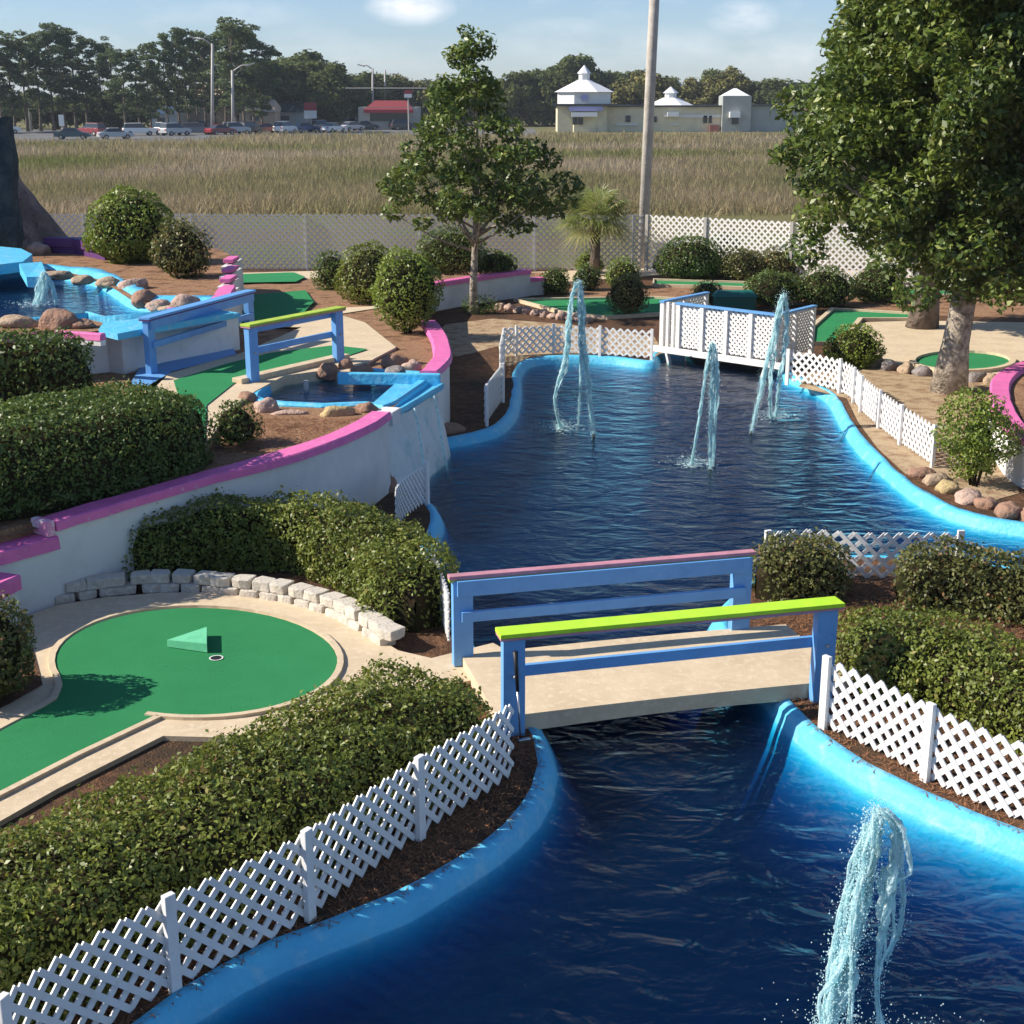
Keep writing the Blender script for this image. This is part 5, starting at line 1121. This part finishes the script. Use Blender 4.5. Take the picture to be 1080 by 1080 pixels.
def pyramid(mb, cx, cy, r, z0, z1, n=4, rot=math.pi/4, r1=0.05):
    V = []
    for k in range(n):
        a = rot+2*math.pi*k/n; V.append((cx+r*math.cos(a), cy+r*math.sin(a), z0))
    for k in range(n):
        a = rot+2*math.pi*k/n; V.append((cx+r1*math.cos(a), cy+r1*math.sin(a), z1))
    mb.add(V, [tuple(range(n-1, -1, -1)), tuple(range(n, 2*n))]+[(k, (k+1) % n, (k+1) % n+n, k+n) for k in range(n)])
t = thing('restaurant_building', 'long cream building with white cupola towers beyond the marsh', 'building', (X(690), YB, .3))
cxt = X(617); 
mb = MB(); pyramid(mb, cxt, YB+4.4, 4.6, .2, Z(97), 8, math.pi/8, 4.6); mb.build('tower', M['cream'], t)
mb = MB(); pyramid(mb, cxt, YB+4.4, 4.62, Z(111), Z(97.5), 8, math.pi/8, 4.62); mb.build('tower_upper_storey', M['ltrim'], t)
mb = MB(); pyramid(mb, cxt, YB+4.4, 5.2, Z(97), Z(84), 8, math.pi/8, 1.1); rf = mb.build('roof', M['wroof'], t)
mb = MB(); pyramid(mb, cxt, YB+4.4, .95, Z(84.2), Z(77), 8, math.pi/8, .95); mb.build('cupola', M['ltrim'], rf)
mb = MB(); pyramid(mb, cxt, YB+4.4, 1.25, Z(77), Z(68), 8, math.pi/8, .05); mb.build('cupola_roof', M['wroof'], rf)
mb = MB(); mb.box((cxt, YB+4.2, Z(110.5)), (10.2, 10.2, .3)); mb.build('balcony', M['glass'], t)
mb = MB(); boxp(mb, 600, 636, 0, 0, Z(112), Z(117), YB-.6, .3); mb.build('sign_board', M['bluesign'], t)
mb = MB(); boxp(mb, 603, 630, 0, 0, Z(118.5), Z(123), YB-1.3, 1.4); mb.build('awning', M['wroof'], t)
for a, b in ((604, 609), (610, 615)):
    mb = MB(); boxp(mb, a, b, 0, 0, Z(124), Z(131.5), YB-.15, .2); mb.build('window', M['glass'], t)
mb = MB(); boxp(mb, 613, 620, 0, 0, Z(100), Z(106), YB-.35, .2); mb.build('window', M['bluesign'], t)
mb = MB(); boxp(mb, 588, 640, 0, 0, Z(112), .2, YB+.3, 9); mb.build('wing', M['cream'], t)
mb = MB(); boxp(mb, 637, 812, 0, 0, Z(113), .2, YB+2, 14); mb.build('wing', M['cream'], t)
mb = MB(); boxp(mb, 635, 765, 0, 0, Z(111), Z(112.8), YB+1.5, 15); rr_ = mb.build('roof_edge', M['glass'], t)
mb = MB(); boxp(mb, 700, 762, 0, 0, Z(121), Z(124), YB+1.8, .3); mb.build('wall_band', M['ltrim'], t)
for a, b, y0, y1 in ((660, 665, 122, 129), (689, 693, 123, 129), (742, 746, 122, 130), (748, 751, 122, 130), (772, 779, 124, 131), (797, 800, 125, 131), (803, 806, 125, 131)):
    mb = MB(); boxp(mb, a, b, 0, 0, Z(y0), Z(y1), YB+(.6 if 762 < a < 793 else 1.8), .3); mb.build('window', M['glass'], t)
for a, b, y0, y1 in ((704, 716, 118, 123), (770, 781, 118, 124)):
    mb = MB(); boxp(mb, a, b, 0, 0, Z(y0), Z(y1), YB+(-.3 if a > 760 else .9), 1.2); mb.build('awning', M['wroof'], t)
for a, b in ((650, 673), (707, 716)):
    mb = MB(); boxp(mb, a, b, 0, 0, Z(131), Z(132.5), YB+1.7, .4); mb.build('ledge', M['ltrim'], t)
mb = MB(); boxp(mb, 749, 759, 0, 0, Z(132), .2, YB+1.2, .6); mb.build('door', M['brickred'], t)
cx2 = X(711); mb = MB(); pyramid(mb, cx2, YB+6, 4.2, Z(112), Z(103), 8, math.pi/8, 1.3); r2_ = mb.build('roof', M['wroof'], t)
mb = MB(); pyramid(mb, cx2, YB+6, 1.0, Z(103.5), Z(98), 8, math.pi/8, 1.0); mb.build('cupola', M['ltrim'], r2_)
mb = MB(); pyramid(mb, cx2, YB+6, 1.35, Z(98), Z(91), 8, math.pi/8, .05); mb.build('cupola_roof', M['wroof'], r2_)
mb = MB(); boxp(mb, 762, 792, 0, 0, Z(101), .2, YB+.8, 5); mb.build('tower', M['gwall'], t)
cx3 = X(777.5); mb = MB(); pyramid(mb, cx3, YB+3.3, 3.0, Z(101), Z(93), 4, math.pi/4, .3); mb.build('roof', M['wroof'], t)
mb = MB(); boxp(mb, 792, 880, 0, 0, Z(112), .2, YB+1.6, 10); mb.build('wing', M['gwall'], t)
mb = MB(); boxp(mb, 790, 882, 0, 0, Z(110.5), Z(112), YB+1.2, 11); mb.build('roof_edge', M['glass'], t)
# red roofed shop
YS = 252; t = thing('shop_building', 'low shop with red roof far behind the parked cars', 'building', (X(408, YS), YS, .3))
mb = MB(); boxp(mb, 378, 440, 0, 0, Z(113, YS), .2, YS, 10); mb.build('wall', M['gwall'], t)
mb = MB(); a, b = X(384, YS), X(436, YS); z0, z1 = Z(116, YS), Z(106, YS); mb.add([(a, YS-1.2, z0), (b, YS-1.2, z0), (b, YS+11, z0), (a, YS+11, z0), (a+1.5, YS+4, z1), (b-1.5, YS+4, z1)], [(3, 2, 1, 0), (0, 1, 5, 4), (1, 2, 5), (2, 3, 4, 5), (3, 0, 4)]); mb.build('roof', M['redroof'], t)
mb = MB(); boxp(mb, 390, 430, 0, 0, Z(118.5, YS), Z(128, YS), YS-.1, .2); mb.build('window', M['glass'], t)
mb = MB(); boxp(mb, 384, 436, 0, 0, Z(115.5, YS), Z(119, YS), YS-1.3, .3); mb.build('sign_band', M['redsign'], t)
for (lab, x0, x1, yt, yr, Y_, wm, rm) in (('tan house with tan roof glimpsed between the pines', 200, 242, 100, 88, 262, 'tanwall', 'tanwall'), ('low building with tan gable roof right of the big pine', 252, 290, 118, 105, 250, 'tanwall', 'tanwall'), ('grey blue building between the pines at the left', 92, 135, 112, 101, 265, 'gwall', 'wroof'), ('small white shed behind the parked cars', 158, 186, 120, 112, 250, 'ltrim', 'ltrim'), ('dark teal low shop under the trees left of the sign', 284, 322, 118, 108, 256, 'gwall', 'glass')):
    t = thing('house', lab, 'building', (X((x0+x1)/2, Y_), Y_, .3)); mb = MB(); boxp(mb, x0, x1, 0, 0, Z(yt, Y_), .2, Y_, 9); mb.build('wall', M[wm], t)
    a, b = X(x0-1, Y_), X(x1+1, Y_); z0, z1 = Z(yt, Y_), Z(yr, Y_); mb = MB(); mb.add([(a, Y_-.6, z0), (b, Y_-.6, z0), (b, Y_+9.6, z0), (a, Y_+9.6, z0), (a+.8, Y_+4.5, z1), (b-.8, Y_+4.5, z1)], [(3, 2, 1, 0), (0, 1, 5, 4), (1, 2, 5), (2, 3, 4, 5), (3, 0, 4)]); mb.build('roof', M[rm], t)
    mb = MB(); boxp(mb, x0+(x1-x0)*.3, x0+(x1-x0)*.55, 0, 0, Z(yt+4, Y_), Z(yt+9, Y_), Y_-.1, .2); mb.build('window', M['glass'], t)
# signs
def signboard(lab, px, y0, y1, w, Y_, cols, base=132):
    b = V3(PY(px, base, Y_), .3); t = thing('sign', lab, 'sign', b); zt2, zb2 = Z(y0, Y_), Z(y1, Y_); wm_ = X(px+w/2, Y_)-X(px-w/2, Y_)
    mb = MB(); mb.tube([b, V3(b, zb2+.1)], .12, 6); mb.build('sign_post', M['galv'], t); n = len(cols)
    for k, c in enumerate(cols):
        za, zb3 = zt2+(zb2-zt2)*k/n, zt2+(zb2-zt2)*(k+1)/n; mb = MB(); mb.box((b.x, b.y-.15, (za+zb3)/2), (wm_, .3, abs(za-zb3)-.02)); mb.build('sign_panel', M[c], t)
signboard('red over white shop sign standing behind the parked cars', 328, 108, 125, 13, 238, ('redsign', 'ltrim'))
signboard('small red and white sign on a pole by the red roofed shop', 431, 95, 103, 8, 246, ('redsign', 'ltrim'))
signboard('small white roadside sign near the road at the left', 66, 121, 133, 5, 196, ('ltrim',), 137)

# ------------------------------------------------------------------ cars
def carpaint(n, c): return mat('car_paint_'+n, c, .3, .6)
CP = {k: carpaint(k, c) for k, c in dict(white=(.75, .75, .74), silver=(.42, .43, .44), dark=(.03, .035, .04), teal=(.04, .08, .09), red=(.22, .02, .025), blue=(.04, .07, .16), grey=(.13, .15, .17)).items()}
M['tyre'] = mat('tyre', (.02, .02, .02), .8, .2); M['lampg'] = mat('lamp_glass', (.6, .6, .58), .2, .6); M['tail'] = mat('tail_lamp', (.4, .02, .02), .3, .5)
def car_proto(kind, name, label, paint, loc, rz):
    L, Wd = 4.6, 1.8
    if kind == 'sedan': low = [(-2.3, .35), (-2.3, .75), (-2.1, .95), (-1.3, 1.0), (1.0, .98), (1.9, .85), (2.28, .68), (2.3, .35)]; gl = [(-1.55, .98), (-.95, 1.42), (.35, 1.44), (1.15, .96)]
    elif kind == 'suv': low = [(-2.3, .4), (-2.32, .85), (-2.25, 1.1), (-1.3, 1.12), (1.1, 1.1), (2.0, 1.0), (2.28, .8), (2.3, .4)]; gl = [(-2.2, 1.1), (-1.95, 1.72), (.3, 1.75), (1.1, 1.08)]
    else: low = [(-2.7, .5), (-2.7, 1.0), (-.7, 1.0), (-.68, 1.05), (1.2, 1.08), (2.2, 1.0), (2.5, .8), (2.5, .45)]; gl = [(-.65, 1.04), (-.55, 1.75), (.5, 1.75), (1.15, 1.06)]
    t = bpy.data.objects.new(name, None); COL.objects.link(t); WL[t.name] = Vector((0, 0, 0)); tag(t, label, 'car', 'cars beyond the marsh')
    def prism(pts, hw, ht): 
        n = len(pts); zm = max(p[1] for p in pts); z0 = min(p[1] for p in pts)
        V = []
        for s in (-1, 1):
            for (x, z) in pts: k = hw-(hw-ht)*(z-z0)/(zm-z0); V.append((x, s*k, z))
        return V, [tuple(range(n)), tuple(range(2*n-1, n-1, -1))]+[(i, i+n, (i+1) % n+n, (i+1) % n) for i in range(n)]
    mb = MB(); mb.add(*prism(low, .9, .86)); b_ = mb.build('body', paint, t, bevel=.05)
    mb = MB(); mb.add(*prism(gl, .8, .62)); mb.build('window', M['glass'], t)
    top = [(gl[1][0]-.02, gl[1][1]), (gl[2][0]+.02, gl[2][1]), (gl[2][0]+.02, gl[2][1]+.05), (gl[1][0]-.02, gl[1][1]+.05)]
    mb = MB(); mb.add(*prism(top, .66, .6)); mb.build('roof', paint, t)
    wx = 1.4 if kind != 'pickup' else 1.6
    for x in (-wx, wx):
        for s in (-1, 1):
            mb = MB(); mb.tube([(x, s*.72, .33), (x, s*.93, .33)], .33, 14); w_ = mb.build('wheel', M['tyre'], t)
            mb = MB(); mb.tube([(x, s*.931, .33), (x, s*.945, .33)], .19, 10); mb.build('rim', M['galv'], w_)
    xf = low[-2][0]
    for s in (-1, 1):
        mb = MB(); mb.box((xf-.02, s*.66, low[-2][1]-.02), (.14, .36, .13)); mb.build('headlight', M['lampg'], t)
        mb = MB(); mb.box((low[1][0]-.01, s*.68, low[1][1]+.0), (.08, .3, .16)); mb.build('tail_light', M['tail'], t)
    t.location = loc; t.rotation_euler = (0, 0, rz); return t
carlist = [(77, 147, 'sedan', 'teal', .15, 'dark teal sedan nearest the field at the left'), (97, 143, 'suv', 'red', 2.6, 'dark red van between the teal sedan and the silver one'), (122, 147, 'sedan', 'silver', .5, 'silver sedan third from the left on the road'),
 (147, 143, 'suv', 'white', .4, 'white car with dark windows right of the silver sedan'), (171, 142, 'pickup', 'white', 1.0, 'white pickup among the cars at the left'), (185, 143, 'suv', 'silver', .9, 'silver car in front of the white pickup'),
 (208, 142, 'suv', 'grey', .3, 'grey blue wagon left of the lamp post'), (233, 142, 'sedan', 'red', .8, 'dark red car right behind the lamp post'), (249, 141.5, 'suv', 'silver', .9, 'pale silver wagon right of the lamp post'), (263, 141, 'suv', 'dark', 1.1, 'black car between the pale wagon and the red car'),
 (281, 140.5, 'sedan', 'red', .6, 'red sedan left of the white wagon'), (301, 140.5, 'suv', 'white', 1.2, 'white wagon facing the field below the red and white sign'), (322, 139.5, 'sedan', 'blue', .7, 'dark blue car under the red and white sign'), (340, 138.5, 'suv', 'grey', .9, 'grey car right of the red and white sign'),
 (352, 139.5, 'sedan', 'white', 1.0, 'white sedan near the centre poles'), (371, 138, 'sedan', 'silver', .9, 'silver sedan left of the thin lamp post'), (385, 137, 'sedan', 'dark', .5, 'black sedan beside the thin lamp post'), (402, 136.5, 'suv', 'white', .8, 'white wagon in front of the red roofed shop'), (418, 136, 'sedan', 'blue', .4, 'blue sedan in front of the red roofed shop'),
 (5, 141, 'suv', 'white', .5, 'white wagon at the photo left edge on the road'), (308, 134, 'suv', 'dark', .6, 'dark wagon in the back row behind the white wagon'), (272, 134, 'sedan', 'silver', .6, 'silver sedan in the back row of the lot'), (345, 133, 'sedan', 'red', .6, 'red sedan in the back row right of the sign'), (195, 134.5, 'sedan', 'dark', .3, 'black sedan in the back row behind the grey blue wagon'), (430, 134.5, 'sedan', 'grey', .5, 'grey sedan at the right end of the lot'),
 (215, 136, 'sedan', 'silver', 1.9, 'silver sedan tucked behind the tall lamp post'), (256, 135.5, 'pickup', 'white', .4, 'white pickup in the back row beside the shorter lamp'), (292, 135, 'suv', 'red', 2.2, 'dark red wagon behind the red sedan'), (331, 135, 'suv', 'dark', 2.4, 'dark wagon behind the red and white sign pole'), (362, 134.5, 'suv', 'white', 2.0, 'white wagon behind the silver sedan near the lamp'), (379, 133.8, 'suv', 'blue', 1.0, 'blue wagon in the back row left of the shop'), (393, 134.2, 'sedan', 'silver', 2.6, 'silver sedan in the back row below the shop sign band'), (412, 133.5, 'sedan', 'red', .2, 'red sedan parked close to the shop front'), (425, 137, 'suv', 'dark', .5, 'dark wagon nearest the slim tree')]
protos = {}
for (px_, py_, kind, colr, rz, lab) in carlist:
    loc = P(px_, py_, .33); key = (kind, colr)
    if key not in protos: protos[key] = car_proto(kind, 'parked_car', lab, CP[colr], loc, rz)
    else: dup(protos[key], loc, rz, 1, lab, 'cars beyond the marsh')

# ------------------------------------------------------------------ far trees
def far_tree(name, label, kind, seed):
    rg = np.random.default_rng(seed); cr = []
    if kind == 'pine':
        H = 17
        for z in np.linspace(3.6, 16.4, 19):
            rr = (1.0+2.6*math.sin(min(1, max(.15, (z-4)/10))*math.pi*.62))*(.45+.8*rg.uniform()); a0 = rg.uniform(0, 6.28)
            for q in range(3 if z > 7 else 2): a = a0+rg.normal()*1.1; f = rg.uniform(.25, 1); cr.append((rr*f*math.cos(a), rr*f*math.sin(a), z+rg.uniform(-.5, .5), rg.uniform(.45, 1.0)))
        cr += [(0, 0, 16.2, .7), (.4, 0, 15.2, 1.0)]
        return tree(name, label, (0, 0, 0), H, cr, .2, 'l_pine', .45, 34, seed, bark='barkd', nlimb=10, fork=.4, aspect=.55, squash=.6)
    H = 9
    cr = bigcrown(4.2, 4.2, 1.2, 9.2, 60, seed, .8, 1.6)
    return tree(name, label, (0, 0, 0), H, cr, .3, 'l_oak' if kind == 'oak' else 'l_oak2', .62, 22, seed, bark='barkd', nlimb=8, fork=.25, aspect=.6)
prot = {}
GP = 'tall pines beyond the parked cars'; GO = 'rounded trees along the far edge of the marsh'
LP = {'pine': 'tall bare-stemmed pine in the row beyond the road and parked cars at the left', 'oak': 'dark rounded tree in the wooded belt behind the far buildings and car park', 'pale': 'paler yellowish green tree in the wooded belt behind the far buildings'}
for k in ('pine', 'oak', 'pale'):
    for s in range(3 if k == 'pine' else 2): prot[(k, s)] = None
rgt = random.Random(44)
def put(kind, px_, ytop, Y_, sx=1):
    s = rgt.randrange(3 if kind == 'pine' else 2); H = 17.2 if kind == 'pine' else 9.8
    x = PY(px_, 120, Y_).x; zt3 = PY(px_, ytop, Y_).z; sc = (zt3-.3)/H; loc = (x, Y_, .25); rz = rgt.uniform(0, 6.28)
    lab_ = spot(px_, kind)
    if prot[(kind, s)] is None:
        o = far_tree('pine_tree' if kind == 'pine' else 'oak_tree', lab_, kind, 60+s+len(kind)*7); o.location = loc; o.rotation_euler = (0, 0, rz); o.scale = (sc*sx, sc*sx, sc); o['group'] = GP if kind == 'pine' else (GO if kind == 'oak' else GO+', paler ones'); prot[(kind, s)] = o
    else:
        o = prot[(kind, s)]; q = dup(o, loc, rz, (sc*sx, sc*sx, sc), label=lab_)
pines = [(-60, 30), (-25, 34), (2, 33), (14, 40), (28, 36), (42, 33), (56, 30), (68, 22), (80, 27), (92, 36), (108, 48), (120, 43), (132, 52), (146, 52), (158, 56), (166, 42), (176, 33), (188, 27), (198, 30), (208, 34), (216, 40), (226, 33), (238, 24), (248, 20), (258, 24), (268, 32), (276, 45)]
def spot(x, kind):
    marks = [(-999, 'the photo left edge'), (33, 'the far left street lamp'), (97, 'the gap after the first clump'), (160, 'the loosely branched tall pines'), (224, 'the tall lamp post among the cars'), (278, 'the big dark pine clump'), (328, 'the red over white sign'), (393, 'the thin centre lamp post'), (450, 'the slim tree'), (590, 'the cupola tower'), (645, 'the main white tower'), (684, 'the tall near pole'), (762, 'the grey tower'), (815, 'the large right-hand tree')]
    k = max(i for i, m in enumerate(marks) if m[0] <= x); c = CNT.setdefault((k, kind), 0); CNT[(k, kind)] += 1
    return f"{'tall bare-stemmed pine' if kind == 'pine' else ('dark rounded far tree' if kind == 'oak' else 'pale yellowish far tree')}, {ordw[c]} to the right of {marks[k][1]}"
CNT = {}
for i, (x, y) in enumerate(pines): put('pine', x, y, 228+(i*37 % 34), 1.05 if 165 < x < 210 else 1.35)
for x, y in ((-40, 98), (10, 102), (36, 98), (60, 100), (88, 100), (104, 97), (124, 98), (140, 96), (172, 100)): put('oak', x, y, 256+(x % 7), 1.1)
for x, y in ((290, 62), (305, 56), (318, 54), (330, 56), (342, 66), (352, 74)): put('oak', x, y, 266+(x % 17), 1.25)
for x, y in ((365, 82), (380, 76), (400, 74), (418, 78), (432, 84), (446, 86)): put('pale' if x % 4 else 'oak', x, y, 285+(x % 15), 1.2)
for x, y in ((458, 82), (475, 86), (490, 84), (520, 80), (545, 72), (560, 70), (575, 72), (590, 66), (602, 54), (615, 72), (632, 76), (650, 72), (664, 72), (678, 74), (694, 78), (722, 86), (738, 82), (757, 70), (768, 72), (784, 88), (800, 84), (815, 80), (830, 88), (850, 86), (880, 84), (920, 86), (960, 88), (1000, 84), (1050, 86), (1100, 82)):
    put('oak' if x % 3 else 'pale', x, y, 278+(x*7 % 30), .95 if y < 73 else 1.35)
# low understorey closing the view under the far trees
rg = np.random.default_rng(77); pts = []
for x in np.arange(-170, 190, 2.2):
    Yb = 285+rg.uniform(-4, 16) if x > -45 else 264+rg.uniform(-4, 10)
    m = 60; d = rg.normal(size=(m, 3)); d /= np.linalg.norm(d, axis=1)[:, None]; r = rg.uniform(1.6, 3.2)
    q = d*np.array([2.4, 2.4, r*1.5])*rg.uniform(.6, 1, m)[:, None]; q[:, 2] = np.abs(q[:, 2])*1.2+.3; pts.append(q+np.array([x+rg.uniform(-.8, .8), Yb, 0]))
pts = np.concatenate(pts); nn2 = np.tile(np.array([[0, -.5, .8]]), (len(pts), 1))
o = build_faces('undergrowth', leaf_quads(pts, nn2, .85, rg, .8, .7), 4, np.clip(rg.beta(2, 2.5, len(pts)), 0, 1), M['l_oak']); tag(o, 'dense dark undergrowth below the far trees', 'undergrowth', kind='stuff')
# distant wood reaching the horizon
rg = np.random.default_rng(78); pts = []
for x in np.arange(-420, 430, 5):
    m = 90; d = rg.normal(size=(m, 3)); d /= np.linalg.norm(d, axis=1)[:, None]; q = d*np.array([6, 6, 1])*rg.uniform(.5, 1, m)[:, None]; q[:, 2] = np.abs(d[:, 2])*rg.uniform(4.5, 8.5)+.3
    pts.append(q+np.array([x, 335+rg.uniform(-8, 8), 0]))
pts = np.concatenate(pts); nn2 = np.tile(np.array([[0, -.5, .8]]), (len(pts), 1))
o = build_faces('far_wood', leaf_quads(pts, nn2, 1.6, rg, .8, .8), 4, np.clip(rg.beta(2, 2.5, len(pts)), 0, 1), M['l_oak']); tag(o, 'distant wood along the horizon', 'wood', kind='stuff')

# ------------------------------------------------------------------ air
hm = bpy.data.materials.new('haze_air'); hm.use_nodes = True; nt = hm.node_tree; nt.nodes.remove(nt.nodes['Principled BSDF'])
pv = nt.nodes.new('ShaderNodeVolumePrincipled'); pv.inputs['Color'].default_value = (.80, .88, 1, 1); pv.inputs['Density'].default_value = .00019
nt.links.new(pv.outputs[0], nt.nodes['Material Output'].inputs['Volume'])
mb = MB(); mb.box((0, 1095, 14), (3200, 2900, 32)); o = mb.build('haze', hm); o['kind'] = 'stuff'; o['label'] = 'thin daylight haze over the marsh'
